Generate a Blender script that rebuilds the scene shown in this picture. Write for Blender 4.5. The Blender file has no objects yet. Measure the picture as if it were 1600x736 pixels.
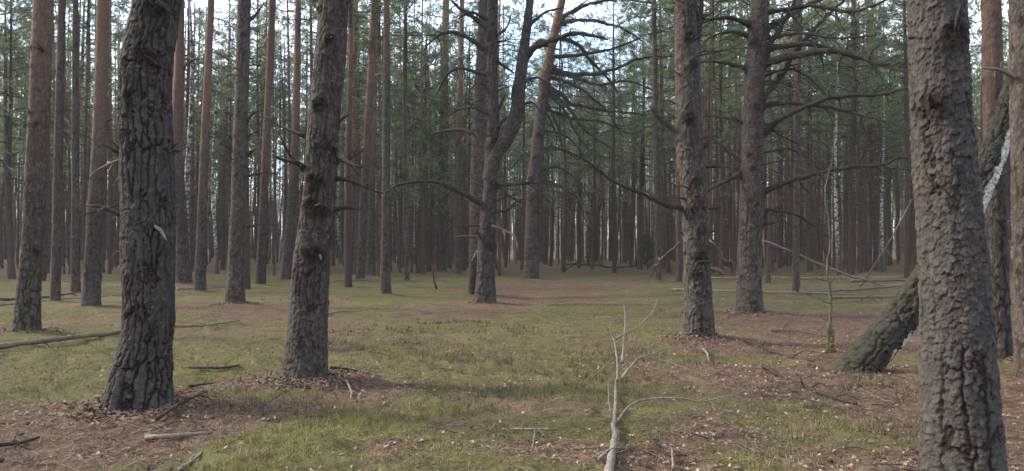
import bpy, math, random
import numpy as np
from mathutils import Vector

SC = bpy.context.scene
COL = SC.collection
PI = math.pi
random.seed(11)
RNG = np.random.default_rng(11)

# ------------------------------------------------------------------ camera
FPX = 1142.0                      # focal length in pixels of the 1600 px wide photograph
PITCH = math.atan((385 - 368) / FPX)
EYE = 1.6


def smooth(a, b, x):
    t = np.clip((x - a) / (b - a), 0, 1)
    return t * t * (3 - 2 * t)


def hash01(ix, iy, iz, seed=0):
    h = (ix.astype(np.int64) * 374761393 + iy.astype(np.int64) * 668265263 + iz.astype(np.int64) * 2147483647 + seed * 974711) & 0xFFFFFFFF
    h = ((h ^ (h >> 13)) * 1274126177) & 0xFFFFFFFF
    h = ((h ^ (h >> 15)) * 2246822519) & 0xFFFFFFFF
    h = h ^ (h >> 16)
    return (h & 0xFFFFFF) / float(0x1000000)


def vnoise(x, y, z=0.0, seed=0):
    x, y, z = np.broadcast_arrays(np.asarray(x, float), np.asarray(y, float), np.asarray(z, float))
    ix, iy, iz = np.floor(x), np.floor(y), np.floor(z)
    fx, fy, fz = x - ix, y - iy, z - iz
    fx, fy, fz = fx * fx * (3 - 2 * fx), fy * fy * (3 - 2 * fy), fz * fz * (3 - 2 * fz)
    r = 0
    for dx in (0, 1):
        for dy in (0, 1):
            for dz in (0, 1):
                w = (fx if dx else 1 - fx) * (fy if dy else 1 - fy) * (fz if dz else 1 - fz)
                r = r + w * hash01(ix + dx, iy + dy, iz + dz, seed)
    return r * 2 - 1


def fbm(x, y, z=0.0, octv=4, seed=0):
    a, s, r = 1.0, 1.0, 0
    for k in range(octv):
        r = r + a * vnoise(np.asarray(x) * s, np.asarray(y) * s, np.asarray(z) * s, seed + 7 * k)
        a *= 0.5
        s *= 2.03
    return r


def ground_broad(x, y):
    d = np.hypot(x, y)
    fade = smooth(3, 14, d)
    return (0.10 * vnoise(np.asarray(x) / 7.0 + 3.1, np.asarray(y) / 6.0, 0, 5) * fade
            + 0.16 * vnoise(np.asarray(x) / 22.0, np.asarray(y) / 20.0, 0, 6) * smooth(14, 40, d)
            + 4.5 * smooth(110, 330, d))


ZC = EYE + float(ground_broad(0.0, 0.0))
FWD = np.array([0, math.cos(PITCH), math.sin(PITCH)])
UPV = np.array([0, -math.sin(PITCH), math.cos(PITCH)])
CAMP = np.array([0, 0, ZC])


def P(px, py, D):
    """world point seen at photo pixel (px, py) at D metres in front of the camera"""
    return CAMP + D * (FWD + (px - 800) / FPX * np.array([1.0, 0, 0]) + (368 - py) / FPX * UPV)


def GP(px, py, dz=0.0):
    """point of the ground seen at a photo pixel, and its distance"""
    lo, hi = 1.0, 400.0
    last = 1.0
    for D in np.geomspace(1.5, 300, 160):
        p = P(px, py, D)
        if p[2] <= ground_broad(p[0], p[1]) + dz:
            lo, hi = last, D
            break
        last = D
    for _ in range(30):
        m = (lo + hi) / 2
        p = P(px, py, m)
        if p[2] <= ground_broad(p[0], p[1]) + dz:
            hi = m
        else:
            lo = m
    return P(px, py, hi), hi


cam_data = bpy.data.cameras.new("camera")
cam = bpy.data.objects.new("camera", cam_data)
COL.objects.link(cam)
cam.location = CAMP
cam.rotation_euler = (PI / 2 + PITCH, 0, 0)
cam_data.sensor_width = 36
cam_data.lens = 36 * FPX / 1600
cam_data.clip_start = 0.05
cam_data.clip_end = 2000
SC.camera = cam

# ------------------------------------------------------------------ sky, sun, exposure
SUN_EL, SUN_AZ = math.radians(34), math.radians(-80)   # low winter sun behind cloud, from the left and behind
world = bpy.data.worlds.new("World")
SC.world = world
world.use_nodes = True
nt = world.node_tree
nt.nodes.clear()
w_out = nt.nodes.new("ShaderNodeOutputWorld")
w_bg = nt.nodes.new("ShaderNodeBackground")
w_sky = nt.nodes.new("ShaderNodeTexSky")
w_sky.sky_type = 'NISHITA'
w_sky.sun_disc = False
w_sky.sun_elevation = SUN_EL
w_sky.sun_rotation = SUN_AZ
w_tc = nt.nodes.new("ShaderNodeTexCoord")
w_no = nt.nodes.new("ShaderNodeTexNoise")
w_no.inputs["Scale"].default_value = 2.2
w_no.inputs["Detail"].default_value = 6
w_rp = nt.nodes.new("ShaderNodeMapRange")
w_rp.inputs["From Min"].default_value = 0.40
w_rp.inputs["From Max"].default_value = 0.6
w_rp.inputs["To Min"].default_value = 0.12
w_rp.inputs["To Max"].default_value = 1.0
w_mx = nt.nodes.new("ShaderNodeMix")
w_mx.data_type = 'RGBA'
w_mx.inputs[7].default_value = (5.0, 5.5, 6.6, 1)      # pale cloud layer
nt.links.new(w_tc.outputs["Generated"], w_no.inputs["Vector"])
nt.links.new(w_no.outputs["Fac"], w_rp.inputs["Value"])
nt.links.new(w_rp.outputs["Result"], w_mx.inputs[0])
nt.links.new(w_sky.outputs["Color"], w_mx.inputs[6])
nt.links.new(w_mx.outputs[2], w_bg.inputs["Color"])
w_bg.inputs["Strength"].default_value = 0.15
nt.links.new(w_bg.outputs[0], w_out.inputs[0])

sun_data = bpy.data.lights.new("sun", 'SUN')
sun_data.energy = 2.8
sun_data.angle = math.radians(14)
sun_data.color = (1.0, 0.91, 0.78)
sun = bpy.data.objects.new("sun", sun_data)
COL.objects.link(sun)
sdir = Vector((math.sin(SUN_AZ) * math.cos(SUN_EL), math.cos(SUN_AZ) * math.cos(SUN_EL), math.sin(SUN_EL)))
sun.rotation_euler = sdir.to_track_quat('Z', 'Y').to_euler()

SC.view_settings.view_transform = 'Standard'
SC.view_settings.look = 'None'
SC.view_settings.gamma = 1.0
SC.view_settings.exposure = 1.68
SC.render.engine = 'CYCLES'
SC.cycles.use_denoising = True
SC.cycles.max_bounces = 6
SC.cycles.diffuse_bounces = 3
SC.cycles.glossy_bounces = 2
SC.cycles.transmission_bounces = 2
SC.cycles.volume_bounces = 0
SC.cycles.use_adaptive_sampling = True
SC.cycles.adaptive_threshold = 0.02


# ------------------------------------------------------------------ materials
class NT:
    def __init__(s, name, rough=0.9, spec=0.2):
        s.m = bpy.data.materials.new(name)
        s.m.use_nodes = True
        s.t = s.m.node_tree
        s.b = s.t.nodes["Principled BSDF"]
        s.b.inputs["Roughness"].default_value = rough
        s.b.inputs["Specular IOR Level"].default_value = spec

    def n(s, typ, **kw):
        nd = s.t.nodes.new(typ)
        for k, v in kw.items():
            if hasattr(nd, k):
                setattr(nd, k, v)
            else:
                nd.inputs[k.replace("_", " ")].default_value = v
        return nd

    def l(s, a, b):
        s.t.links.new(a, b)

    def attr(s, name, typ='GEOMETRY'):
        a = s.t.nodes.new("ShaderNodeAttribute")
        a.attribute_name = name
        a.attribute_type = typ
        return a.outputs["Fac"]

    def mix(s, fac, a, b, blend='MIX'):
        nd = s.t.nodes.new("ShaderNodeMix")
        nd.data_type = 'RGBA'
        nd.blend_type = blend
        for i, v in ((0, fac), (6, a), (7, b)):
            if isinstance(v, (int, float)):
                nd.inputs[i].default_value = v
            elif isinstance(v, tuple):
                nd.inputs[i].default_value = (v[0], v[1], v[2], 1)
            else:
                s.l(v, nd.inputs[i])
        return nd.outputs[2]

    def rng(s, v, a, b, c=0.0, d=1.0):
        nd = s.t.nodes.new("ShaderNodeMapRange")
        s.l(v, nd.inputs["Value"])
        for k, x in (("From Min", a), ("From Max", b), ("To Min", c), ("To Max", d)):
            if isinstance(x, (int, float)):
                nd.inputs[k].default_value = x
            else:
                s.l(x, nd.inputs[k])
        return nd.outputs["Result"]

    def math(s, op, a, b=0.0):
        nd = s.t.nodes.new("ShaderNodeMath")
        nd.operation = op
        for i, v in ((0, a), (1, b)):
            if isinstance(v, (int, float)):
                nd.inputs[i].default_value = v
            else:
                s.l(v, nd.inputs[i])
        return nd.outputs[0]

    def noise(s, scale, detail=4, vec=None, rough=0.55):
        nd = s.t.nodes.new("ShaderNodeTexNoise")
        nd.inputs["Scale"].default_value = scale
        nd.inputs["Detail"].default_value = detail
        nd.inputs["Roughness"].default_value = rough
        if vec is not None:
            s.l(vec, nd.inputs["Vector"])
        return nd.outputs["Fac"]

    def coords(s, scale=(1, 1, 1), kind="Object"):
        tc = s.t.nodes.new("ShaderNodeTexCoord")
        mp = s.t.nodes.new("ShaderNodeMapping")
        mp.inputs["Scale"].default_value = scale
        s.l(tc.outputs[kind], mp.inputs["Vector"])
        return mp.outputs["Vector"], tc

    def col(s, c):
        if isinstance(c, tuple):
            s.b.inputs["Base Color"].default_value = (c[0], c[1], c[2], 1)
        else:
            s.l(c, s.b.inputs["Base Color"])

    def bump(s, h, dist=0.01, strength=1.0):
        nd = s.t.nodes.new("ShaderNodeBump")
        nd.inputs["Distance"].default_value = dist
        nd.inputs["Strength"].default_value = strength
        s.l(h, nd.inputs["Height"])
        s.l(nd.outputs["Normal"], s.b.inputs["Normal"])


def pine_bark(name, far=False):
    """grey scaly bark below, thin orange bark above the height in the object's property orange_from"""
    k = NT(name, 0.92, 0.15)
    v, tc = k.coords((1, 1, 0.45))
    sep = k.t.nodes.new("ShaderNodeSeparateXYZ")
    k.l(tc.outputs["Object"], sep.inputs[0])
    n1 = k.noise(3.0 if far else 7.0, 3, v)
    n2 = k.noise(38, 3, v)
    c = k.mix(k.rng(n1, .35, .65), ((0.29, 0.200, 0.152) if far else (0.074, 0.056, 0.049)), ((0.165, 0.118, 0.092) if far else (0.045, 0.034, 0.029)))  # far bark painted lighter and warmer, standing in for brighter light there
    c = k.mix(k.rng(n2, .48, .72, 0, .5), c, (0.165, 0.152, 0.138))
    c = k.mix(k.rng(k.attr("tint"), 0.45, 1, 0, .85), c, (0.150, 0.138, 0.128))
    c = k.mix(k.rng(k.attr("tint"), 0.42, 0.02, 0, .7), c, (0.036, 0.028, 0.025))
    c = k.mix(k.math('MULTIPLY', k.attr("lichen", 'OBJECT'), k.rng(n1, .25, .75, .30, .72)), c, (0.050, 0.051, 0.048))
    # algae on the foot of the trunk
    lowz = k.rng(sep.outputs[2], 0.1, 2.0, 0.55, 0.0)
    alg = k.math('MULTIPLY', lowz, k.rng(k.noise(2.2, 3, v), .42, .62))
    alg = k.math('MULTIPLY', alg, k.attr("algae", 'OBJECT'))
    c = k.mix(alg, c, (0.105, 0.118, 0.078))
    # crevices: older red-brown bark, painted near black to deepen their shade
    c = k.mix(k.rng(k.attr("crev"), 0, 1, 0, .92), c, (0.018, 0.013, 0.011))
    # orange upper trunk
    of = k.attr("orange_from", 'OBJECT')
    zz = k.math('ADD', sep.outputs[2], k.rng(n1, .2, .8, -1.3, 1.3))
    dz = k.math('SUBTRACT', zz, of)
    oc = k.mix(k.rng(n2, .4, .7), (0.200, 0.112, 0.072), (0.255, 0.165, 0.118))
    c = k.mix(k.rng(dz, -0.8, 3.8, 0, .72), c, oc)
    oi = k.t.nodes.new("ShaderNodeObjectInfo")
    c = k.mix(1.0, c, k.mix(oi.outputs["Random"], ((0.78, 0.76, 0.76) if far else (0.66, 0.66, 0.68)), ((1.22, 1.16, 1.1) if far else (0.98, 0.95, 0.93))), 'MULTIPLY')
    fis = k.t.nodes.new("ShaderNodeTexVoronoi")
    fis.feature = 'DISTANCE_TO_EDGE'
    fis.inputs["Scale"].default_value = 13.0
    vv, _ = k.coords((1.4, 1.4, 0.55))
    wn = k.t.nodes.new("ShaderNodeTexNoise")
    wn.inputs["Scale"].default_value = 11.0
    wn.inputs["Detail"].default_value = 3
    k.l(vv, wn.inputs["Vector"])
    va = k.t.nodes.new("ShaderNodeVectorMath")
    va.operation = 'MULTIPLY_ADD'
    k.l(wn.outputs["Color"], va.inputs[0])
    va.inputs[1].default_value = (.16, .16, .16)
    k.l(vv, va.inputs[2])
    k.l(va.outputs[0], fis.inputs["Vector"])
    low = k.rng(dz, -2.5, .5, .75 if far else .3, .12)
    em = k.math('MULTIPLY', k.rng(fis.outputs["Distance"], .02, .10, 1, 0), low)
    c = k.mix(em, c, (0.055, 0.038, 0.030))
    # dark knots left by shed branches
    kn_ = k.noise(6.5, 2, k.coords((1, 1, .8))[0])
    c = k.mix(k.rng(kn_, .70, .75, 0, .8), c, (0.035, 0.028, 0.024))
    k.col(c)
    h = k.math('ADD', k.math('MULTIPLY', n2, 0.5), k.rng(fis.outputs["Distance"], 0, .12, 0, 1.0 if far else 0.25))
    k.bump(h, 0.035 if far else 0.008)
    return k.m


def simple_wood(name, a, b, c=None, sc=6.0):
    k = NT(name, 0.9, 0.15)
    v, tc = k.coords((1, 1, 1))
    n1 = k.noise(sc, 4, v)
    n2 = k.noise(sc * 9, 3, v)
    col = k.mix(k.rng(n1, .35, .65), a, b)
    if c:
        col = k.mix(k.rng(n2, .5, .66), col, c)
    k.col(col)
    k.bump(n2, 0.006)
    return k.m


def birch_bark():
    k = NT("birch_bark", 0.7, 0.25)
    v, tc = k.coords((3, 3, 14))
    v2, _ = k.coords((2.2, 2.2, 3.2))
    sep = k.t.nodes.new("ShaderNodeSeparateXYZ")
    k.l(tc.outputs["Object"], sep.inputs[0])
    lent = k.rng(k.noise(3.5, 3, v), .58, .66)
    scar = k.rng(k.noise(2.4, 4, v2), .45, .56)
    c = k.mix(k.math('MULTIPLY', lent, .7), (0.40, 0.385, 0.35), (0.06, 0.05, 0.045))
    c = k.mix(scar, c, (0.045, 0.038, 0.034))
    base = k.rng(k.math('ADD', sep.outputs[2], k.rng(k.noise(4, 3, v2), 0, 1, -1, 1)), 0.6, 2.2, 1.0, 0.0)
    c = k.mix(base, c, (0.06, 0.052, 0.045))
    k.col(c)
    k.bump(lent, 0.004)
    return k.m


def needle_mat(name, a, b, dead=(0.12, 0.085, 0.05)):
    k = NT(name, 0.75, 0.2)
    oi = k.t.nodes.new("ShaderNodeObjectInfo")
    c = k.mix(k.attr("tint"), a, b)
    c = k.mix(1.0, c, k.mix(oi.outputs["Random"], (0.8, 0.85, 0.85), (1.25, 1.15, 1.1)), 'MULTIPLY')
    k.col(c)
    # thin needles let a little light through
    tr = k.t.nodes.new("ShaderNodeBsdfTranslucent")
    k.l(c, tr.inputs["Color"])
    ms = k.t.nodes.new("ShaderNodeMixShader")
    ms.inputs[0].default_value = 0.42
    out = [n for n in k.t.nodes if n.type == 'OUTPUT_MATERIAL'][0]
    k.l(k.b.outputs[0], ms.inputs[1])
    k.l(tr.outputs[0], ms.inputs[2])
    k.l(ms.outputs[0], out.inputs["Surface"])
    return k.m


def ramp_mat(name, cols, rough=0.9):
    """constant colours picked by the random 'tint' of each small piece"""
    k = NT(name, rough, 0.15)
    r = k.t.nodes.new("ShaderNodeValToRGB")
    el = r.color_ramp.elements
    el[0].color = (*cols[0], 1)
    el[0].position = 0
    el[1].color = (*cols[-1], 1)
    el[1].position = 1
    for i, c in enumerate(cols[1:-1]):
        e = el.new((i + 1) / (len(cols) - 1))
        e.color = (*c, 1)
    k.l(k.attr("tint"), r.inputs[0])
    k.col(r.outputs[0])
    return k.m


def ground_mat():
    k = NT("forest_floor", 0.96, 0.1)
    v, _ = k.coords((1, 1, 1))
    n0 = k.noise(0.55, 4, v)
    n1 = k.noise(2.6, 5, v, 0.65)
    n2 = k.noise(17, 5, v, 0.7)
    n3 = k.noise(70, 3, v, 0.6)
    moss = k.mix(k.rng(n1, .35, .65), (0.150, 0.130, 0.042), (0.068, 0.064, 0.026))
    moss = k.mix(k.rng(n0, .48, .64, 0, .6), moss, (0.165, 0.122, 0.066))
    moss = k.mix(k.rng(n2, .42, .62, 0, .7), moss, (0.046, 0.046, 0.024))
    moss = k.mix(k.rng(n3, .42, .60, 0, .55), moss, (0.052, 0.050, 0.026))
    gr = k.math('MULTIPLY', k.attr("lush"), k.rng(n2, .30, .55, .5, 1))
    moss = k.mix(gr, moss, k.mix(k.rng(n3, .4, .6), (0.128, 0.124, 0.040), (0.066, 0.066, 0.026)))
    lit = k.mix(k.rng(n1, .38, .62), (0.112, 0.070, 0.046), (0.064, 0.040, 0.028))
    lit = k.mix(k.rng(n2, .48, .66, 0, .8), lit, (0.18, 0.120, 0.080))
    lit = k.mix(k.rng(n3, .52, .66, 0, .75), lit, (0.034, 0.024, 0.020))
    a = k.attr("litter")
    f = k.math('ADD', a, k.rng(n2, .3, .7, -.28, .28))
    c = k.mix(k.rng(f, .36, .64), moss, lit)
    k.col(c)
    k.bump(k.math('ADD', k.math('MULTIPLY', n3, .5), n2), 0.03)
    return k.m


M = {
    "bark": pine_bark("pine_bark"),
    "bark_far_lit": pine_bark("pine_bark_far_lit", True),
    "birch": birch_bark(),
    "dead": simple_wood("dead_branch_wood", (0.022, 0.017, 0.015), (0.040, 0.032, 0.027), (0.060, 0.060, 0.046), 4),
    "pale": simple_wood("weathered_wood", (0.19, 0.15, 0.115), (0.125, 0.095, 0.072), (0.25, 0.21, 0.165), 3),
    "grey": simple_wood("grey_branch_wood", (0.150, 0.126, 0.102), (0.215, 0.185, 0.152), (0.070, 0.060, 0.046), 5),
    "logw": simple_wood("fallen_log_bark", (0.105, 0.078, 0.06), (0.165, 0.132, 0.105), (0.06, 0.046, 0.036), 4),
    "mossy": simple_wood("mossy_wood", (0.05, 0.05, 0.034), (0.075, 0.078, 0.05), (0.11, 0.115, 0.085), 5),
    "needle": needle_mat("pine_needles", (0.085, 0.128, 0.066), (0.185, 0.230, 0.110)),
    "spruce": needle_mat("spruce_needles", (0.030, 0.050, 0.034), (0.055, 0.080, 0.050)),
    "ground": ground_mat(),
    "moss": ramp_mat("moss_sprigs", [(0.060, 0.062, 0.024), (0.125, 0.114, 0.038), (0.205, 0.178, 0.058), (0.28, 0.22, 0.11)]),
    "grass": ramp_mat("short_grass", [(0.055, 0.058, 0.024), (0.118, 0.110, 0.038), (0.190, 0.164, 0.058), (0.28, 0.225, 0.13)]),
    "litter": ramp_mat("needle_litter", [(0.075, 0.048, 0.036), (0.150, 0.098, 0.072), (0.22, 0.155, 0.115), (0.12, 0.082, 0.064)]),
    "leaf": ramp_mat("dry_leaves", [(0.30, 0.215, 0.155), (0.14, 0.088, 0.060), (0.22, 0.15, 0.105), (0.37, 0.30, 0.235), (0.16, 0.10, 0.066), (0.30, 0.21, 0.14)], .7),
    "heath": ramp_mat("heather_stalks", [(0.075, 0.052, 0.040), (0.115, 0.092, 0.055), (0.080, 0.078, 0.040), (0.15, 0.11, 0.08)]),
    "cone": simple_wood("cone_scales", (0.055, 0.038, 0.028), (0.10, 0.07, 0.05), None, 30),
}


# ------------------------------------------------------------------ mesh building
class MB:
    def __init__(s):
        s.v, s.q, s.t, s.n = [], [], [], 0
        s.a = {}
        s.mq, s.mt = [], []

    def add(s, v, quads=None, tris=None, mat=0, **attrs):
        v = np.asarray(v, float).reshape(-1, 3)
        k = len(v)
        s.v.append(v)
        for name in set(list(s.a) + list(attrs)):
            if name not in s.a:
                s.a[name] = [np.zeros(s.n)] if s.n else []
            x = attrs.get(name, 0.0)
            s.a[name].append(np.broadcast_to(np.asarray(x, float), (k,)))
        if quads is not None and len(quads):
            q = np.asarray(quads, int).reshape(-1, 4) + s.n
            s.q.append(q)
            s.mq.append(np.full(len(q), mat))
        if tris is not None and len(tris):
            t = np.asarray(tris, int).reshape(-1, 3) + s.n
            s.t.append(t)
            s.mt.append(np.full(len(t), mat))
        s.n += k

    def mesh(s, name, mats, smooth_on=True):
        me = bpy.data.meshes.new(name)
        v = np.concatenate(s.v) if s.v else np.zeros((0, 3))
        q = np.concatenate(s.q) if s.q else np.zeros((0, 4), int)
        t = np.concatenate(s.t) if s.t else np.zeros((0, 3), int)
        me.vertices.add(len(v))
        me.vertices.foreach_set("co", v.astype(np.float32).ravel())
        loops = np.concatenate([q.ravel(), t.ravel()])
        me.loops.add(len(loops))
        me.loops.foreach_set("vertex_index", loops.astype(np.int32))
        me.polygons.add(len(q) + len(t))
        start = np.concatenate([np.arange(len(q)) * 4, len(q) * 4 + np.arange(len(t)) * 3])
        me.polygons.foreach_set("loop_start", start.astype(np.int32))
        mi = np.concatenate([np.concatenate(s.mq) if s.mq else np.zeros(0, int), np.concatenate(s.mt) if s.mt else np.zeros(0, int)])
        for m in mats:
            me.materials.append(M[m])
        me.polygons.foreach_set("material_index", mi.astype(np.int32))
        me.polygons.foreach_set("use_smooth", np.full(len(mi), smooth_on))
        for nme, arr in s.a.items():
            at = me.attributes.new(nme, 'FLOAT', 'POINT')
            at.data.foreach_set("value", np.concatenate(arr).astype(np.float32))
        me.update(calc_edges=True)
        me.validate()
        return me

    def build(s, name, mats, parent=None, smooth_on=True, loc=None):
        if isinstance(mats, str):
            mats = [mats]
        return link(name, s.mesh(name, mats, smooth_on), parent, loc)


def link(name, data, parent=None, loc=None):
    o = bpy.data.objects.new(name, data)
    COL.objects.link(o)
    if parent is not None:
        o.parent = parent
    if loc is not None:
        o.location = loc
    return o


def tag(o, label=None, cat=None, group=None, kind=None):
    for k, v in (("label", label), ("category", cat), ("group", group), ("kind", kind)):
        if v:
            o[k] = v
    return o


def thing(name, loc, label, cat, group=None):
    return tag(link(name, None, None, tuple(float(c) for c in loc)), label, cat, group)


def catmull(pts, n):
    """resample a polyline of any dimension to n points on a Catmull-Rom curve"""
    p = np.asarray(pts, float)
    if len(p) == 2:
        t = np.linspace(0, 1, n)[:, None]
        return p[0] * (1 - t) + p[1] * t
    e = np.vstack([2 * p[0] - p[1], p, 2 * p[-1] - p[-2]])
    seg = np.linalg.norm(np.diff(p[:, :3], axis=0), axis=1) + 1e-6
    cum = np.concatenate([[0], np.cumsum(seg)])
    s = np.linspace(0, cum[-1], n)
    i = np.clip(np.searchsorted(cum, s, side='right') - 1, 0, len(p) - 2)
    t = ((s - cum[i]) / seg[i])[:, None]
    a, b, c, d = e[i], e[i + 1], e[i + 2], e[i + 3]
    return 0.5 * ((2 * b) + (-a + c) * t + (2 * a - 5 * b + 4 * c - d) * t ** 2 + (-a + 3 * b - 3 * c + d) * t ** 3)


def frames(path):
    T = np.gradient(path, axis=0)
    T /= np.linalg.norm(T, axis=1)[:, None] + 1e-9
    N = np.zeros_like(T)
    ref = np.array([0, 1.0, 0]) if abs(T[0][1]) < .8 else np.array([1.0, 0, 0])
    n = ref - T[0] * ref.dot(T[0])
    n /= np.linalg.norm(n)
    for i in range(len(T)):
        n = n - T[i] * n.dot(T[i])
        n /= np.linalg.norm(n) + 1e-9
        N[i] = n
    return T, N, np.cross(T, N)


def grid_quads(rows, n):
    i = np.arange(rows - 1)[:, None] * n
    j = np.arange(n)[None, :]
    a = i + j
    b = i + (j + 1) % n
    return np.stack([a, b, b + n, a + n], -1).reshape(-1, 4)


def tube(mb, path, rad, n=5, mat=0, cap=False, **attrs):
    path = np.asarray(path, float)
    T, N, B = frames(path)
    th = np.arange(n) / n * 2 * PI
    r = np.broadcast_to(np.asarray(rad, float), (len(path),))
    v = path[:, None, :] + r[:, None, None] * (np.cos(th)[None, :, None] * N[:, None, :] + np.sin(th)[None, :, None] * B[:, None, :])
    v = v.reshape(-1, 3)
    q = grid_quads(len(path), n)
    tr = None
    if cap:
        v = np.vstack([v, path[0] - T[0] * r[0] * .25, path[-1] + T[-1] * r[-1] * .25])
        k = len(path) * n
        tr = [(k, (j + 1) % n, j) for j in range(n)] + [(k + 1, k - n + j, k - n + (j + 1) % n) for j in range(n)]
    mb.add(v, q, tr, mat, **attrs)


def worley(u, v, nu, seed):
    """cellular noise periodic in u; gives F1, F2, a random per cell and the offset from the cell point along v"""
    iu, iv = np.floor(u), np.floor(v)
    f1 = np.full(u.shape, 9.0)
    f2 = np.full(u.shape, 9.0)
    idr = np.zeros(u.shape)
    dv = np.zeros(u.shape)
    for a in (-1, 0, 1):
        for b in (-1, 0, 1):
            cu, cv = iu + a, iv + b
            w = np.mod(cu, nu)
            z = np.zeros_like(w)
            pu = cu + .15 + .7 * hash01(w, cv, z, seed)
            pv = cv + .15 + .7 * hash01(w, cv, z, seed + 1)
            d = np.hypot(u - pu, v - pv)
            near = d < f1
            f2 = np.where(near, f1, np.minimum(f2, d))
            idr = np.where(near, hash01(w, cv, z, seed + 2), idr)
            dv = np.where(near, v - pv, dv)
            f1 = np.where(near, d, f1)
    return f1, f2, idr, dv


def bark_limb(mb, pts, rads, n, ds, seed=0, big=0.02, small=0.007, cw=0.10, ch=0.30, sw=.05, sh=.08, knots=(), flare=None, mat=0, fade=6.0, extra=None, gate=.62):
    """a trunk or thick limb with its scaly bark as real relief"""
    pr = np.hstack([np.asarray(pts, float), np.asarray(rads, float)[:, None]])
    L = np.linalg.norm(np.diff(pr[:, :3], axis=0), axis=1).sum()
    rows = max(4, int(L / ds))
    g = catmull(pr, rows)
    path, R = g[:, :3], g[:, 3]
    T, N, B = frames(path)
    th = np.arange(n) / n * 2 * PI
    s = np.linspace(0, L, rows)
    TH, S = np.meshgrid(th, s)
    R0 = float(np.median(R))
    cx, cy = np.cos(TH) * R0, np.sin(TH) * R0
    w1 = fbm(cx * 9, cy * 9, S * 5, 3, seed)
    w2 = fbm(cx * 9 + 31, cy * 9, S * 5, 3, seed + 50)
    w3 = fbm(cx * 42, cy * 42, S * 34, 3, seed + 90)
    w4 = fbm(cx * 95, cy * 95, S * 80, 2, seed + 95)
    open_ = smooth(-.6, .5, vnoise(cx * 5, cy * 5, S * 2.4, seed + 5))
    # long ridges between meandering furrows
    nu = max(5, round(2 * PI * R0 / cw))
    f1, f2, id1, _ = worley(TH / (2 * PI) * nu + w1 * .34 + w3 * .10, S / ch + w2 * .45 + w3 * .12, nu, seed + 3)
    gap = f2 - f1
    wdt = .05 + .24 * open_
    fis = (1 - smooth(.015, 1.0, gap / wdt)) * (gate + (1 - gate) * open_)
    # irregular plates, each at its own level, lower edges lifted
    nv = max(8, round(2 * PI * R0 / sw))
    g1, g2, id2, dv = worley(TH / (2 * PI) * nv + w1 * .7 + w3 * .30 + w4 * .10, S / sh + w2 * .7 + w3 * .34 + w4 * .12, nv, seed + 13)
    nn = max(12, round(2 * PI * R0 / (sw * .48)))
    j1, j2, id3, dv3 = worley(TH / (2 * PI) * nn + w2 * .9 + w3 * .35 + w4 * .15, S / (sh * .55) + w1 * .9 + w3 * .38 + w4 * .15, nn, seed + 14)
    m2 = smooth(0.0, .13, g2 - g1)
    m3 = smooth(0.0, .16, j2 - j1)
    amp = np.clip(1.15 - S / fade, 0.32, 1.0)
    lvl = (id2 - .5) * 1.5 + np.clip(-dv, -.5, .5) * .9
    disp = -big * amp * fis * 1.3 + small * (lvl + .7 * (m2 - 1) + .55 * (id3 - .5) - .4 * dv3 + .28 * (m3 - 1) + .35 * w3 + .15 * w4) * (1 - .4 * fis) + big * .2 * w1
    edge = np.clip((1 - m2) * (.35 + .6 * id1) + .30 * (1 - m3), 0, 1)
    disp = disp + R[:, None] * .05 * fbm(cx * 2.2, cy * 2.2, S * 1.1, 2, seed + 70)
    if flare:
        h, a = flare
        lob = 1 + .5 * np.cos(TH * 5 + seed) + .35 * np.cos(TH * 3 + seed * 2.3)
        disp = disp + a * np.exp(-S / h) * lob * R[:, None]
    rad = R[:, None] + disp
    dirs = np.cos(TH)[..., None] * N[:, None, :] + np.sin(TH)[..., None] * B[:, None, :]
    v = path[:, None, :] + rad[..., None] * dirs
    crev = np.clip(smooth(.15, .8, fis) * (.4 + .6 * amp) + .55 * edge, 0, 1)
    for kp, kr in knots:
        d = np.linalg.norm(v - np.asarray(kp), axis=2)
        e = np.exp(-(d / kr) ** 2)
        ring = np.exp(-((d - kr * .9) / (kr * .4)) ** 2)
        v = v + dirs * (ring * kr * .22 + e * kr * .18)[..., None]
        crev = np.clip(crev + np.minimum(1, e * 1.6), 0, 1)
    tint = np.clip(id2 * .45 + id3 * .35 + w3 * .3 + .1, 0, 1)
    kw = dict(tint=tint.ravel(), crev=crev.ravel())
    if extra is not None:
        kw.update({k: x.ravel() for k, x in extra(TH, S, v, dirs).items()})
    mb.add(v.reshape(-1, 3), grid_quads(rows, n), None, mat, **kw)
    return path, R, s


# ------------------------------------------------------------------ ground
LITTER = []      # (x, y, rx, ry, weight) patches of brown needle and leaf litter


def lit_px(px, py, rx, ry, w=1.0):
    p, D = GP(px, py)
    LITTER.append((p[0], p[1], rx, ry, w))


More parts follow.
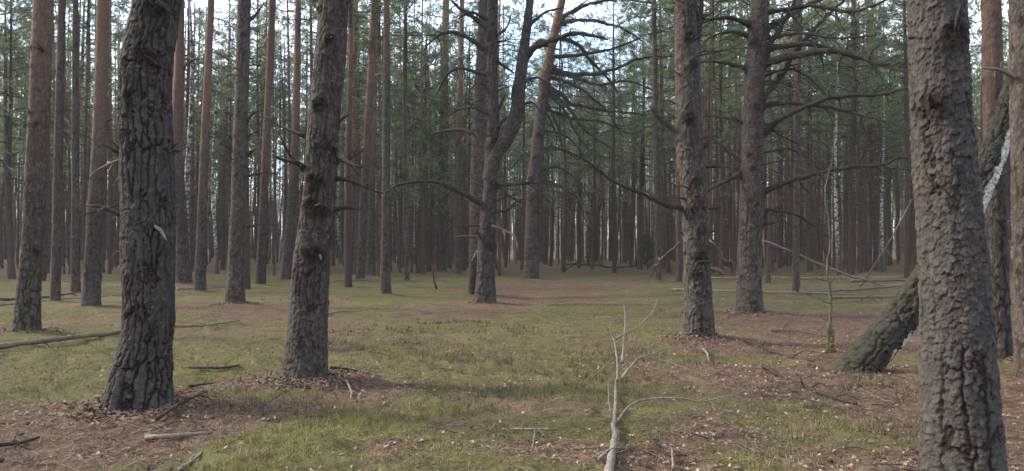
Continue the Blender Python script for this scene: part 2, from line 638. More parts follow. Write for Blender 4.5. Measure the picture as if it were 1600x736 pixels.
for a in [(60, 700, 1.9, 1.3), (200, 690, 1.5, .9), (330, 655, .9, .75), (215, 640, .9, .6), (-60, 660, 1.3, 1.0),
          (480, 605, 1.2, .55), (570, 610, .8, .45), (620, 700, .35, .3, .7), (760, 480, 1.5, 1.9), (860, 450, 3.2, 3.5),
          (860, 470, 2.2, 2.4, .8), (700, 492, 2, 1.6, .7), (1100, 540, 1.1, .9), (1200, 545, 2.1, 1.7), (1330, 520, 2.6, 2.2), (1230, 600, 1.7, 1.2),
          (1380, 590, 2.2, 1.3), (1150, 580, .9, .8), (1600, 640, 2.2, 1.8), (1500, 540, 2.6, 2.2), (1000, 715, .9, .35, .8),
          (1180, 690, 1.0, .4, .75), (1100, 725, .9, .3, .8), (850, 700, .7, .35, .6), (1560, 736, 1.3, .7),
          (300, 480, 1.6, 1.9), (430, 490, 1.8, 1.9, .85), (40, 515, 1.3, 1.2, .8), (370, 478, 1.2, 1.0, .8), (1100, 650, .8, .3, .55), (930, 640, .5, .4, .4),
          (1240, 500, 2.6, 2.4, .8), (1420, 500, 2.6, 2.2, .9), (650, 600, .5, .4, .45), (110, 480, 1.8, 1.2, .5)]:
    lit_px(*a)


def litter_at(x, y):
    x, y = np.asarray(x, float), np.asarray(y, float)
    n1 = fbm(x * .55, y * .55, 0, 3, 21)
    n2 = fbm(x * 2.1, y * 2.1, 0, 3, 22)
    r = np.zeros_like(x)
    for cx, cy, rx, ry, w in LITTER:
        d = np.hypot((x - cx) / rx, (y - cy) / ry) + n1 * .28 + n2 * .16
        r = np.maximum(r, w * (1 - smooth(.62, 1.15, d)))
    far = smooth(16, 40, np.hypot(x, y))
    r = np.maximum(r, smooth(.05, .75, n1 + .2 * n2 + .22 * far) * (.55 + .25 * far))
    return np.clip(r, 0, 1)


MOUNDS = []      # raised root plates of the trees (x, y, height, radius)


def ground_z(x, y):
    x, y = np.asarray(x, float), np.asarray(y, float)
    d = np.hypot(x, y)
    z = ground_broad(x, y)
    f = 1 - smooth(30, 70, d)
    z = z + f * (0.030 * fbm(x * 1.7, y * 1.7, 0, 3, 31) + (0.034 * (.6 - np.abs(fbm(x * 3.4, y * 3.4, 0, 4, 32))) + .008 * fbm(x * 14, y * 14, 0, 2, 33)) * (1 - smooth(10, 26, d)))
    for mx, my, mh, mr in MOUNDS:
        z = z + mh * np.exp(-((x - mx) ** 2 + (y - my) ** 2) / mr ** 2)
    return z


# ------------------------------------------------------------------ branches
def wiggle(n, amp):
    w = RNG.normal(size=(n, 3)).cumsum(0)
    w -= np.linspace(0, 1, n)[:, None] * w[-1]
    return w / math.sqrt(n) * amp


def branch_mesh(mb, pts, r0, r1=None, n=5, twigs=4, twig_len=.25, kink=.02, mat=0, needle=None, segs=None):
    """one dead branch: a crooked tapered limb with side twigs"""
    pts = np.asarray(pts, float)
    L = np.linalg.norm(np.diff(pts, axis=0), axis=1).sum()
    k = segs or int(np.clip(L / .09, 6, 34))
    path = catmull(pts, k) + wiggle(k, kink * L)
    r1 = r0 * .28 if r1 is None else r1
    t = np.linspace(0, 1, k)
    rad = r0 * (1 - t) ** .8 + r1 * t
    rad = rad * (1 + .12 * RNG.normal(size=k)) + r0 * .45 * np.exp(-t * 14)
    tube(mb, path, np.maximum(rad, r1 * .6), n, mat, True)
    T = np.gradient(path, axis=0)
    T /= np.linalg.norm(T, axis=1)[:, None]
    for j in range(twigs):
        i = int(RNG.uniform(.2, .97) * (k - 1))
        side = RNG.normal(size=3)
        side -= T[i] * side.dot(T[i])
        side /= np.linalg.norm(side)
        d = T[i] * RNG.uniform(.3, 1.1) + side + np.array([0, 0, RNG.uniform(-.5, .25)])
        d /= np.linalg.norm(d)
        l = twig_len * RNG.uniform(.4, 1.3)
        e = path[i] + d * l
        m = path[i] + d * l * .5 + RNG.normal(size=3) * l * .09
        tp = catmull([path[i], m, e + np.array([0, 0, -l * .12])], 5)
        tube(mb, tp, np.linspace(rad[i] * .55, max(.0016, r1 * .35), 5), 3, mat)
        if needle is not None and RNG.uniform() < needle:
            tuft(mb, e, d, 14, .12, .016, 1)
    return path


def tuft(mb, p, d, k, ln, wd, mat):
    """a spray of needles round the end of a shoot"""
    a = RNG.normal(size=(k, 3))
    a += d * 1.1
    a /= np.linalg.norm(a, axis=1)[:, None]
    s = np.cross(a, RNG.normal(size=(k, 3)))
    s /= np.linalg.norm(s, axis=1)[:, None]
    b = p + d * RNG.uniform(-.6, .3, size=(k, 1)) * ln
    l = ln * RNG.uniform(.7, 1.25, size=(k, 1))
    v = np.stack([b - s * wd * .5, b + s * wd * .5, b + a * l], 1).reshape(-1, 3)
    mb.add(v, None, np.arange(3 * k).reshape(-1, 3), mat, tint=float(RNG.uniform()))


# ------------------------------------------------------------------ crowns shared by the pines
def crown_mesh(name, H, seed, limbs=30, spread=2.0, ln=.17, wd=.024, low=False, dens=1.0, needles="needle"):
    global RNG
    keep, RNG = RNG, np.random.default_rng(seed)
    mb = MB()
    tube(mb, [(0, 0, -0.3), (0.03, .02, H * .5), (0, 0, H * .97)], np.array([.075, .045, .012]), 6, 0)
    for i in range(limbs):
        f = (i + RNG.uniform(0, 1)) / limbs
        z = H * (.02 + .95 * f)
        prof = (math.sin(PI * min(1, .22 + f * .78)) ** .7 if not low else (1 - f) ** .75 + .12)
        L = spread * prof * RNG.uniform(.55, 1.2) + .25
        az = i * 2.4 + RNG.uniform(-.5, .5)
        up = (-.12 + .75 * f if not low else -.1 + .5 * f) + RNG.uniform(-.15, .15)
        d = np.array([math.cos(az), math.sin(az), up])
        k = 7
        t = np.linspace(0, 1, k)[:, None]
        path = np.array([0, 0, z]) + d * L * t + np.array([0, 0, .22 * L]) * t ** 2 + wiggle(k, .08 * L)
        tube(mb, path, np.linspace(.028, .007, k) * (.6 + .5 * prof), 4, 0)
        nt_ = int((5 + 7.2 * L) * dens)
        for j in range(nt_):
            u = RNG.uniform(.3, 1.0) ** .7
            q = path[min(k - 1, int(u * (k - 1)))] + RNG.normal(size=3) * .05
            dd = RNG.normal(size=3) * .8 + d * .8 + np.array([0, 0, .15])
            dd /= np.linalg.norm(dd)
            l = RNG.uniform(.2, .55) * (.6 + .5 * L / spread)
            e = q + dd * l
            mb.add([q, q + [0.01, 0, 0.01], e], None, [(0, 1, 2)], 0)
            for w in range(3):
                tuft(mb, q + dd * l * (.45 + .28 * w) + RNG.normal(size=3) * .05, dd, 8, ln, wd, 1)
    me = mb.mesh(name, ["dead", needles], False)
    RNG = keep
    return me


CROWNS = [crown_mesh("crown", 7.5, 100 + i, limbs=26 + 3 * (i % 3), spread=1.7 + .25 * (i % 3), dens=(.75, 1.0, .85, 1.1)[i % 4]) for i in range(6)]
LOWCROWNS = [crown_mesh("crown", 10.5, 200 + i, limbs=46, spread=2.5, low=True, dens=.9) for i in range(3)]
SPRUCE = [crown_mesh("crown", 5.5, 300 + i, limbs=60, spread=1.5, low=True, dens=1.1, ln=.12, wd=.03, needles="spruce") for i in range(2)]


def stub_mesh(name, H, z0, seed, count=60, lmax=1.1, r=.014):
    """the dead side twigs along a trunk, too many and too small to pick apart"""
    global RNG
    keep, RNG = RNG, np.random.default_rng(seed)
    mb = MB()
    for i in range(count):
        z = RNG.uniform(z0, H)
        az = RNG.uniform(0, 2 * PI)
        L = RNG.uniform(.12, lmax) * (.5 + .7 * (z - z0) / (H - z0)) * RNG.uniform(.4, 1)
        d = np.array([math.cos(az), math.sin(az), RNG.uniform(-.25, .35)])
        k = 5
        t = np.linspace(0, 1, k)[:, None]
        p = np.array([0, 0, z]) + d * .09 + d * L * t + np.array([0, 0, -.35 * L]) * t ** 2 + wiggle(k, .06 * L)
        tube(mb, p, np.linspace(r * RNG.uniform(.6, 1.1), .003, k), 3, 0)
        if L > .5:
            for w in range(5):
                i0 = RNG.integers(1, k - 1)
                q = p[i0]
                e = q + (d * .5 + RNG.normal(size=3) * .5) * L * .4
                tube(mb, [q, e], np.array([.006, .002]), 3, 0)
    me = mb.mesh(name, ["dead"], True)
    RNG = keep
    return me


STUBS = [stub_mesh("dead_twigs", 14.0, 1.2, 400 + i, 130 + 16 * i, (1.2, 2.2, 1.5, 2.8, 1.8)[i]) for i in range(5)]


def crown_on(tree, at, scale, idx, low=False, spruce=False):
    me = (SPRUCE if spruce else LOWCROWNS if low else CROWNS)[idx % (2 if spruce else 3 if low else 6)]
    c = link("crown", me, tree, tuple(at))
    c.rotation_euler = (0, 0, RNG.uniform(0, 6.28))
    c.scale = (scale[0], scale[0], scale[1])
    return c


# ------------------------------------------------------------------ the near and middle pines, one by one
def W(px, D):
    return px / FPX * D / 2 * .97


TREE_COUNT = [0]


def hero(name, base, widths, centre, label, n, ds, branches=(), D=None, big=.02, small=.007, orange=9.0, algae=.6, cells=None,
         flare=(.16, .22), H=17.0, group="pine trees", stems=(), twigs=0, fade=6.0, mat="bark", cat="pine tree", crown=True, auto=None, kn=(), lichen=.2, gate=.62):
    """centre: [(px, py)] of the trunk axis from foot to frame top; widths: its width in px at those heights"""
    p0, D0 = GP(*base)
    D = D or D0
    idx = TREE_COUNT[0]
    TREE_COUNT[0] += 1
    p0[2] = ground_z(p0[0], p0[1]) - .03
    pts = [p0.copy()]
    rads = [W(widths[0], D)]
    for (cx, cy), w in list(zip(centre, widths))[1:]:
        pts.append(P(cx, cy, D))
        rads.append(W(w, D))
    slope = (pts[-1] - pts[-2]) / np.linalg.norm(pts[-1] - pts[-2])
    top = pts[-1]
    visible_top = top[2]
    tree = thing(name, pts[0], label, cat, group)
    off = pts[0]
    rel = [p - off for p in pts]
    rel[0] = rel[0] + np.array([0, 0, -.1])
    mb = MB()
    knots = []
    bl = []
    for b in branches:
        path, w, opt = b[0], b[1], (b[2] if len(b) > 2 else {})
        dd = opt.get("dd", None)
        k = len(path)
        Lpx = sum(math.dist(path[i], path[i + 1]) for i in range(k - 1))
        if dd is None:
            dd = RNG.uniform(-.45, .45) * Lpx / FPX * D
        cum = 0
        q = []
        for i, (bx, by) in enumerate(path):
            if i:
                cum += math.dist(path[i - 1], path[i])
            f0 = opt.get("front", 0.0) * -W(widths[-1], D) * .9
            q.append(P(bx, by, D + f0 + dd * cum / Lpx) - off)
        bl.append((q, W(w, D), opt, Lpx))
        knots.append((q[0], max(.03, W(w, D) * 2.2)))
    stub_list = []
    for kx, ky, kr in kn:
        r_ = W(widths[-1], D)
        kp_ = P(kx, ky, D - r_ * .95) - off
        knots.append((kp_, kr * 1.35))
        for _s in range(2 if idx not in (0, 2) else 1):
            sd = np.array([RNG.uniform(-1.0, 1.0), -.9, RNG.uniform(-.3, .7)])
            sd /= np.linalg.norm(sd)
            L_ = kr * RNG.uniform(1.3, 3.2)
            q_ = [kp_ - sd * .03, kp_ + sd * L_ * .5, kp_ + sd * L_ + np.array([0, 0, RNG.uniform(-.3, .5) * L_])]
            stub_list.append((q_, kr * RNG.uniform(.26, .42)))
    if idx not in (0, 2):
        zt = rel[-1][2]
        zz = .9
        while zz < zt:
            for _ in range(RNG.integers(1, 4)):
                az = RNG.uniform(0, 2 * PI)
                ax = np.array([np.interp(zz, [q_[2] for q_ in rel], [q_[k_] for q_ in rel]) for k_ in (0, 1)])
                rr_ = np.interp(zz, [q_[2] for q_ in rel], rads)
                knots.append((np.array([ax[0] + math.cos(az) * rr_, ax[1] + math.sin(az) * rr_, zz + RNG.uniform(-.05, .05)]), RNG.uniform(.022, .045)))
            zz += RNG.uniform(.35, .75)
    kw = dict(seed=idx * 17 + 5, big=big, small=small, flare=flare, knots=knots, fade=fade, gate=gate)
    if cells:
        kw.update(cw=cells[0], ch=cells[1], sw=cells[2], sh=cells[3])
    bark_limb(mb, rel + [rel[-1] + slope * .4], rads + [rads[-1] * .98], n, ds, **kw)
    # above the photograph's top edge: the same trunk, coarser, up to its crown
    t0 = rel[-1] + slope * .36
    upper = [t0]
    d = slope.copy()
    while upper[-1][2] < H - 2:
        d = d * .75 + np.array([0, 0, .25])
        d /= np.linalg.norm(d)
        upper.append(upper[-1] + d * 1.2)
    if len(upper) > 2:
        rr = .07 + (rads[-1] * .97 - .07) * (1 - np.linspace(0, 1, len(upper)) ** 1.4)
        tube(mb, catmull(upper, len(upper) * 3), catmull(np.stack([rr, rr * 0, rr * 0], 1), len(upper) * 3)[:, 0], 14, 0, tint=.5, crev=.15)
    trunk = mb.build("trunk", [mat], tree)
    trunk["orange_from"] = float(orange)
    trunk["algae"] = float(algae)
    trunk["lichen"] = float(lichen)
    for (q, w, opt, Lpx) in bl:
        bm_ = MB()
        Lm = Lpx / FPX * D
        nd = opt.get("needle")
        branch_mesh(bm_, q, w * 1.3, opt.get("r1"), 6 if w > .02 else 5, opt.get("twigs", int(min(11, 1 + Lpx / 16))), min(.5, .25 * Lm + .05), opt.get("kink", .022), 0, nd)
        bm_.build("branch", [opt.get("mat", "dead")] + (["needle"] if nd else []), tree)
    for q_, r_ in stub_list:
        bm_ = MB()
        branch_mesh(bm_, q_, r_, r_ * .5, 6, 0, .1, .03)
        bm_.build("branch_stub", ["dead"], tree)
    for st in stems:
        sp, sw, so = st
        sm = MB()
        q = [P(x, y, D - .02) - off for x, y in sp]
        bark_limb(sm, q, [W(w, D) for w in sw], max(20, n // 2), ds * 1.3, seed=idx * 17 + 9, big=big * .5, small=small, fade=30)
        tail = [q[-1]]
        dv_ = (q[-1] - q[-2]) / np.linalg.norm(q[-1] - q[-2])
        for _ in range(5):
            dv_ = dv_ * .8 + np.array([0, 0, .2])
            tail.append(tail[-1] + dv_ * 1.1)
        tube(sm, tail, np.linspace(W(sw[-1], D), .05, 6), 10, 0)
        so_ = sm.build("stem", [mat], tree)
        so_["orange_from"] = float(orange)
        crown_on(tree, tail[-1], (.8, .7), idx + 2)
    if auto:
        # further dead branches, each its own piece: count, z range, length, droop, az range
        cnt, za, zb, la, lb, droop, aza, azb, r0 = auto
        axis = np.array(rel)
        for i in range(cnt):
            z = RNG.uniform(za, zb)
            ax = np.array([np.interp(z, axis[:, 2], axis[:, k]) for k in (0, 1)] + [z])
            az = math.radians(RNG.uniform(aza, azb))
            L = RNG.uniform(la, lb)
            dd = np.array([math.cos(az), math.sin(az), RNG.uniform(.05, .4)])
            rr = float(np.interp(z, axis[:, 2], rads))
            q = [ax + dd * rr * .7 + dd * L * t + np.array([0, 0, -droop * L]) * t ** 2 * RNG.uniform(.7, 1.3) for t in (0, .33, .66, 1)]
            bm_ = MB()
            branch_mesh(bm_, q, r0 * RNG.uniform(.6, 1.15), None, 4, int(3 + L * 4), .2 * L + .1, .045)
            bm_.build("branch", ["dead"], tree)
    if ds >= .035:
        tw_ = link("dead_twigs", STUBS[idx % 5], tree, tuple(float(c_) for c_ in (rel[0] * [1, 1, 0] * .5)))
        tw_["kind"] = "stuff"
        tw_.scale = (.8, .8, .95)
    if crown:
        crown_on(tree, upper[-1] - np.array([0, 0, 3.0]), (1.25, 1.05), idx)
    MOUNDS.append((p0[0], p0[1], .08, rads[0] * 2.4))
    return tree, D


FR = dict(front=1.0)
# 1 ---- thick leaning pine on the left
hero("pine_tree", (213, 640), [104, 84, 80, 79, 77, 76, 73, 66], [(213, 640), (225, 560), (232, 480), (231, 300), (227, 150), (229, 100), (237, 50), (247, 0)],
     "thick dark pine with deeply furrowed bark, nearest trunk in the left half", 190, .0085,
     [([(214, 352), (186, 337), (156, 324), (133, 322)], 8, dict(dd=-.15)),
      ([(158, 326), (146, 331), (130, 335)], 3), ([(166, 326), (180, 321), (192, 319)], 3),
      ([(204, 246), (179, 253), (153, 266), (141, 275)], 4.5, dict(mat="grey")),
      ([(198, 241), (184, 238), (169, 230), (157, 226)], 4), ([(190, 240), (180, 226), (172, 220)], 2.5),
      ([(239, 352), (250, 360), (260, 376)], 6, dict(mat="grey", dd=-.08, front=1, twigs=0)),
      ([(258, 242), (268, 236), (283, 236)], 5), ([(262, 240), (272, 228), (280, 222)], 3),
      ([(200, 392), (190, 392), (178, 395)], 3, dict(mat="grey")),
      ([(204, 60), (194, 55), (182, 48)], 6, dict(twigs=0)),
      ([(247, 6), (258, 10), (267, 20)], 9, dict(dd=-.05, front=1, twigs=0))],
     big=.027, small=.0062, fade=9, lichen=.8, orange=30, algae=.35, cells=(.070, .52, .034, .075), flare=(.25, .24), kn=[(226, 84, .05), (245, 100, .05), (205, 148, .05), (240, 8, .07)])
# 2 ---- second pine
hero("pine_tree", (477, 600), [78, 66, 60, 58, 51, 50, 50, 46], [(477, 600), (479, 560), (483, 480), (486, 420), (499, 300), (505, 200), (515, 100), (522, 0)],
     "reddish grey pine with crooked dead branches either side, right of the furrowed trunk", 160, .010,
     [([(480, 214), (453, 204), (432, 194), (413, 179)], 5),
      ([(482, 272), (464, 254), (446, 251), (426, 242)], 8, dict(dd=-.3)), ([(466, 257), (453, 243), (444, 227), (434, 204)], 5, dict(dd=-.1)),
      ([(526, 198), (534, 186), (545, 179)], 4.5), ([(518, 226), (534, 234), (541, 250), (566, 262)], 8, dict(dd=-.35, front=.6)),
      ([(524, 252), (538, 250), (552, 245), (569, 233)], 6), ([(522, 276), (555, 285), (577, 296), (599, 302)], 5.5, dict(dd=-.2)),
      ([(512, 330), (538, 325), (564, 327)], 7, dict(twigs=1)), ([(507, 375), (521, 373), (531, 393), (534, 414)], 4.5, dict(dd=-.3)),
      ([(492, 388), (498, 396), (502, 406)], 6, dict(front=1, mat="grey", dd=-.05, twigs=0)),
      ([(520, 20), (536, 10), (552, -6)], 7, dict(twigs=1))],
     big=.018, small=.0052, fade=5, lichen=.2, orange=14, algae=.25, cells=(.062, .48, .030, .055), flare=(.22, .22), kn=[(500, 162, .06), (492, 283, .07), (488, 322, .075), (492, 396, .07), (480, 390, .05), (508, 330, .04), (515, 60, .04)])
# 3 ---- big right trunk
hero("pine_tree", (1510, 785), [134, 117, 109, 101, 97, 91, 86, 82], [(1510, 785), (1505, 736), (1498, 600), (1493, 480), (1486, 368), (1475, 240), (1468, 120), (1464, 0)],
     "massive flaky-barked pine trunk at the right, its foot below the picture edge", 230, .0062,
     [([(1520, 205), (1516, 200), (1526, 196)], 5)],
     big=.013, small=.0058, gate=.0, lichen=1.0, orange=30, algae=.3, cells=(.13, .50, .034, .048), flare=(.25, .06), fade=20,
     kn=[(1490, 52, .055), (1428, 55, .05), (1457, 160, .06)])
# 4 ---- right-centre pine
hero("pine_tree", (1091, 533), [56, 47, 42, 43, 42, 40, 36], [(1091, 533), (1091, 480), (1088, 400), (1084, 300), (1078, 240), (1074, 120), (1072, 0)],
     "knobbly pinkish pine with many short branch stubs and a green-stained foot, right of the middle", 120, .014,
     [([(1062, 217), (1042, 196), (1024, 178), (1015, 166)], 8, dict(twigs=3)), ([(1077, 181), (1071, 168), (1081, 156)], 6, dict(front=1, twigs=0)),
      ([(1075, 55), (1076, 26), (1070, -3)], 7, dict(front=1, dd=-.1, twigs=1)), ([(1078, 100), (1090, 65), (1094, 33), (1096, -16)], 11, dict(dd=-.2)),
      ([(1090, 240), (1098, 232), (1109, 218)], 7, dict(twigs=0)),
      ([(1074, 328), (1040, 320), (1006, 303), (966, 286), (934, 265), (913, 247), (888, 235), (855, 233)], 6, dict(dd=-.8)),
      ([(1022, 310), (1012, 300), (1004, 293)], 3), ([(1093, 366), (1106, 352)], 6, dict(twigs=0)),
      ([(1088, 425), (1087, 412), (1101, 408), (1117, 408)], 5, dict(front=1, dd=-.1, twigs=0)), ([(1104, 418), (1121, 421), (1133, 430)], 5, dict(mat="grey", twigs=0)),
      ([(1100, 261), (1129, 260)], 3), ([(1101, 327), (1127, 325)], 4, dict(twigs=1)), ([(1070, 364), (1058, 363)], 4, dict(twigs=0)), ([(1103, 363), (1121, 361)], 3, dict(twigs=0)),
      ([(1094, 398), (1100, 390)], 6, dict(front=1, twigs=0))],
     big=.016, small=.007, lichen=.1, auto=(26, 2.2, 8, .3, 1.2, .3, 0, 360, .013), orange=12, algae=1.0, flare=(.2, .12), kn=[(1088, 282, .06), (1078, 330, .06), (1094, 360, .06), (1070, 395, .05), (1092, 395, .06), (1088, 425, .07), (1074, 182, .07), (1076, 58, .06), (1082, 100, .06)])
# 5 ---- many long branches to the right
hero("pine_tree", (1171, 492), [44, 38, 36, 34, 31, 28], [(1171, 492), (1171, 400), (1174, 300), (1175, 240), (1179, 120), (1188, 0)],
     "dark pine sending long arching dead branches to the right, behind the knobbly pine", 100, .018,
     [([(1160, 271), (1134, 284), (1114, 294), (1098, 300)], 7), ([(1168, 256), (1156, 251), (1140, 238), (1114, 217), (1096, 214)], 6),
      ([(1178, 215), (1176, 199), (1143, 186), (1098, 180)], 6, dict(front=.8)), ([(1166, 106), (1130, 98), (1090, 96)], 6),
      ([(1172, 57), (1140, 50), (1107, 60), (1094, 78)], 5), ([(1172, 39), (1150, 29), (1127, 27), (1098, 36)], 7),
      ([(1184, 168), (1202, 140), (1228, 98), (1245, 74), (1285, 30), (1325, -5)], 8), ([(1192, 98), (1240, 85), (1300, 78), (1360, 95), (1425, 115)], 10, dict(dd=-2.5)),
      ([(1192, 85), (1209, 75), (1240, 70), (1290, 72), (1350, 92), (1430, 118)], 8, dict(dd=-1.5)), ([(1194, 207), (1215, 190), (1240, 177), (1290, 152), (1340, 145), (1425, 137)], 8, dict(dd=-2)),
      ([(1190, 166), (1209, 161), (1240, 161), (1300, 170), (1370, 185), (1428, 206)], 6, dict(dd=-2)),
      ([(1188, 301), (1212, 292), (1240, 282), (1290, 270), (1340, 265), (1385, 262), (1402, 250), (1428, 246)], 8, dict(dd=-1.5)),
      ([(1380, 262), (1405, 263), (1428, 267)], 3), ([(1186, 330), (1209, 328), (1240, 334), (1275, 355)], 5), ([(1186, 351), (1217, 346)], 7, dict(twigs=0)),
      ([(1190, 48), (1222, 29), (1241, 16), (1300, -10)], 11), ([(1192, 80), (1209, 62), (1228, 30), (1245, -5)], 8), ([(1176, 66), (1176, 20), (1192, -6)], 6, dict(front=1)),
      ([(1190, 120), (1230, 108), (1262, 120), (1300, 160)], 4), ([(1192, 60), (1250, 50), (1310, 60), (1370, 55)], 5, dict(dd=-1.5)), ([(1190, 20), (1260, 10), (1330, 20), (1400, -8)], 6, dict(dd=-1.5)),
      ([(1186, 240), (1230, 232), (1262, 246), (1285, 270)], 3.5), ([(1190, 190), (1226, 214), (1262, 232)], 3.5)],
     big=.015, small=.007, lichen=.3, auto=(62, 2.3, 9, .5, 3.0, .5, -90, 100, .013), orange=16, algae=.5, flare=(.25, .1), kn=[(1176, 262, .06), (1182, 166, .06)])
# 6 ---- the forked pine in the middle
hero("forked_pine_tree", (757, 477), [37, 30, 28, 23, 21, 18, 17, 16], [(757, 477), (759, 430), (760, 380), (766, 300), (768, 240), (771, 200), (769, 100), (769, 0)],
     "forked pine in the middle, its right stem bending out and up like an arm", 84, .022,
     [([(758, 77), (719, 54), (693, 54), (673, 65), (662, 80)], 6), ([(766, 57), (748, 31), (725, 16), (704, 0)], 8), ([(760, 116), (719, 108), (696, 119), (683, 147)], 5),
      ([(765, 230), (738, 209), (706, 204), (675, 209)], 7), ([(764, 180), (741, 168), (715, 172), (700, 182)], 4), ([(772, 222), (763, 197)], 5, dict(front=1, twigs=0)),
      ([(774, 200), (792, 183)], 6, dict(twigs=1)), ([(775, 178), (790, 147)], 5), ([(776, 96), (803, 114)], 5), ([(757, 322), (725, 302), (693, 287), (660, 284), (620, 290), (601, 303)], 7, dict(dd=-1.2)),
      ([(752, 352), (709, 352), (693, 370)], 3), ([(752, 370), (709, 370)], 5, dict(twigs=1)), ([(764, 351), (790, 362), (803, 370), (810, 390)], 4, dict(mat="grey", front=1, dd=-.3)),
      ([(770, 331), (790, 328), (807, 315), (823, 310)], 4), ([(776, 289), (816, 287), (856, 287), (888, 300)], 5), ([(820, 90), (836, 75), (869, 62), (900, 52), (950, 62)], 9),
      ([(768, 385), (752, 372), (744, 358)], 6, dict(front=1, dd=-.4)), ([(760, 395), (748, 392), (737, 408)], 3, dict(mat="pale")), ([(770, 60), (790, 45), (800, 20)], 4),
      ([(806, 170), (800, 150), (803, 125)], 5, dict(twigs=0)), ([(812, 130), (840, 122), (862, 135)], 4), ([(827, 40), (850, 20), (880, 12)], 5), ([(760, 30), (735, 20), (715, 30)], 4),
      ([(763, 140), (748, 128), (735, 140)], 4), ([(812, 165), (832, 160), (845, 175)], 4)],
     big=.020, small=.007, orange=40, algae=.4, auto=(44, 2.3, 9.5, .6, 2.6, .45, 0, 360, .018), flare=(.3, .1), cells=(.12, .45, .05, .08),
     stems=[([(764, 282), (772, 245), (787, 222), (801, 198), (809, 165), (816, 100), (826, 20), (829, -12)], [22, 25, 26, 24, 22, 18, 13, 12], {})],
     kn=[(770, 288, .08), (762, 382, .09)])
# 6b ---- trunk close behind it
hero("pine_tree", (744, 459), [30, 26, 25, 21, 14], [(744, 459), (745, 400), (746, 300), (750, 160), (756, 0)],
     "grey pine standing just behind and left of the forked pine", 40, .05, [([(748, 155), (735, 165), (728, 185)], 4), ([(744, 300), (720, 296), (702, 310)], 3)],
     D=24.5, orange=30, auto=(14, 2, 8, .5, 1.5, .4, 120, 220, .014))
# 7 ---- branchy pine right of the middle
hero("pine_tree", (829, 437), [27, 24, 22, 20, 17, 15, 12], [(829, 437), (831, 400), (832, 330), (838, 240), (846, 170), (854, 110), (878, 0)],
     "knotty pine leaning right with a fan of drooping bare branches beside the forked pine", 64, .035,
     [([(850, 130), (880, 150), (900, 165), (970, 175), (1010, 180)], 6), ([(855, 112), (905, 112), (950, 110), (1000, 92), (1050, 88)], 6), ([(866, 60), (900, 65), (930, 100), (965, 145)], 6),
      ([(850, 140), (880, 172), (900, 210), (925, 240)], 5), ([(852, 135), (885, 165), (915, 200), (960, 235)], 6), ([(838, 235), (870, 232), (905, 250)], 4),
      ([(836, 272), (860, 262), (880, 265), (905, 283), (922, 312)], 5), ([(848, 150), (870, 190), (880, 225), (885, 260)], 4), ([(870, 40), (910, 30), (960, 40), (1010, 70)], 5),
      ([(872, 30), (930, 5), (985, 0), (1040, 10)], 5), ([(860, 90), (900, 85), (950, 78), (1000, 60)], 5), ([(845, 170), (890, 185), (940, 190), (990, 210)], 4), ([(836, 250), (818, 240), (800, 262)], 4),
      ([(835, 280), (870, 288), (900, 310), (915, 345)], 4), ([(832, 330), (812, 318), (795, 330)], 3), ([(856, 100), (925, 130), (985, 128), (1030, 145)], 4.5), ([(852, 120), (905, 140), (940, 170), (975, 215)], 4.5),
      ([(862, 70), (845, 62), (830, 72)], 4), ([(868, 50), (890, 22), (925, -5)], 4), ([(842, 205), (875, 208), (900, 225), (915, 262)], 3.5), ([(846, 165), (868, 205), (868, 240)], 3)],
     big=.028, small=.014, orange=9.6, algae=.2, flare=(.3, .08), H=19.5, auto=(62, 3.0, 13.5, 1.5, 5.0, .6, -80, 80, .022),
     kn=[(829, 280, .12), (831, 310, .12), (833, 360, .12), (836, 330, .12), (828, 400, .12), (834, 386, .12), (842, 210, .12), (838, 245, .12), (850, 150, .1), (858, 105, .1)])
# left-hand row
hero("pine_tree", (41, 522), [40, 34, 33, 31, 29], [(41, 522), (46, 440), (52, 368), (60, 200), (68, 0)],
     "straight pine near the left edge, grey-green foot turning orange above", 90, .022, [([(47, 175), (42, 168)], 4, dict(front=1, twigs=0)), ([(74, 400), (66, 396)], 5, dict(front=1))],
     orange=3.3, algae=1.0, big=.012, small=.006, flare=(.3, .08), kn=[(58, 390, .06), (66, 78, .05)])
hero("pine_tree", (142, 482), [29, 26, 25, 20, 18], [(142, 482), (145, 420), (147, 368), (156, 200), (161, 0)],
     "straight pine with pale orange upper trunk, just left of the furrowed pine", 60, .035, [([(165, 190), (176, 186)], 3), ([(152, 250), (166, 246)], 3)], orange=3.0, algae=.8, big=.012, small=.006, auto=(8, 2, 7, .3, .9, .3, 0, 360, .012))
hero("pine_tree", (86, 473), [16, 14, 13, 11], [(86, 473), (88, 400), (92, 200), (97, 0)],
     "slim pine with a rusty wound at its foot, between the two orange-topped pines", 36, .06, orange=9, algae=.6, big=.010, auto=(10, 2, 8, .3, .9, .3, 0, 360, .012))
hero("pine_tree", (118, 458), [15, 13, 11, 9], [(118, 458), (118, 380), (118, 200), (118, 0)],
     "slim grey pine left of the pine with pale orange upper trunk", 30, .07, orange=10, big=.010, auto=(10, 3, 9, .3, 1.0, .3, 0, 360, .012))
hero("pine_tree", (286, 445), [24, 21, 19, 15, 12], [(286, 445), (284, 368), (276, 240), (280, 100), (282, 0)],
     "pine with a kinked orange upper trunk half hidden behind the furrowed pine", 40, .05, [([(278, 145), (290, 140), (298, 141)], 3), ([(284, 110), (300, 95), (318, 92)], 3)], orange=4.5, algae=.3, big=.01, auto=(7, 3, 9, .4, 1.2, .3, -40, 40, .014))
hero("pine_tree", (312, 456), [18, 16, 13, 10], [(312, 456), (315, 368), (321, 200), (330, 0)],
     "slim orange pine between the furrowed pine and the smooth mauve-grey one", 40, .05, orange=3.8, algae=.7, big=.010, auto=(7, 2.5, 9, .4, 1.3, .35, 0, 360, .012))
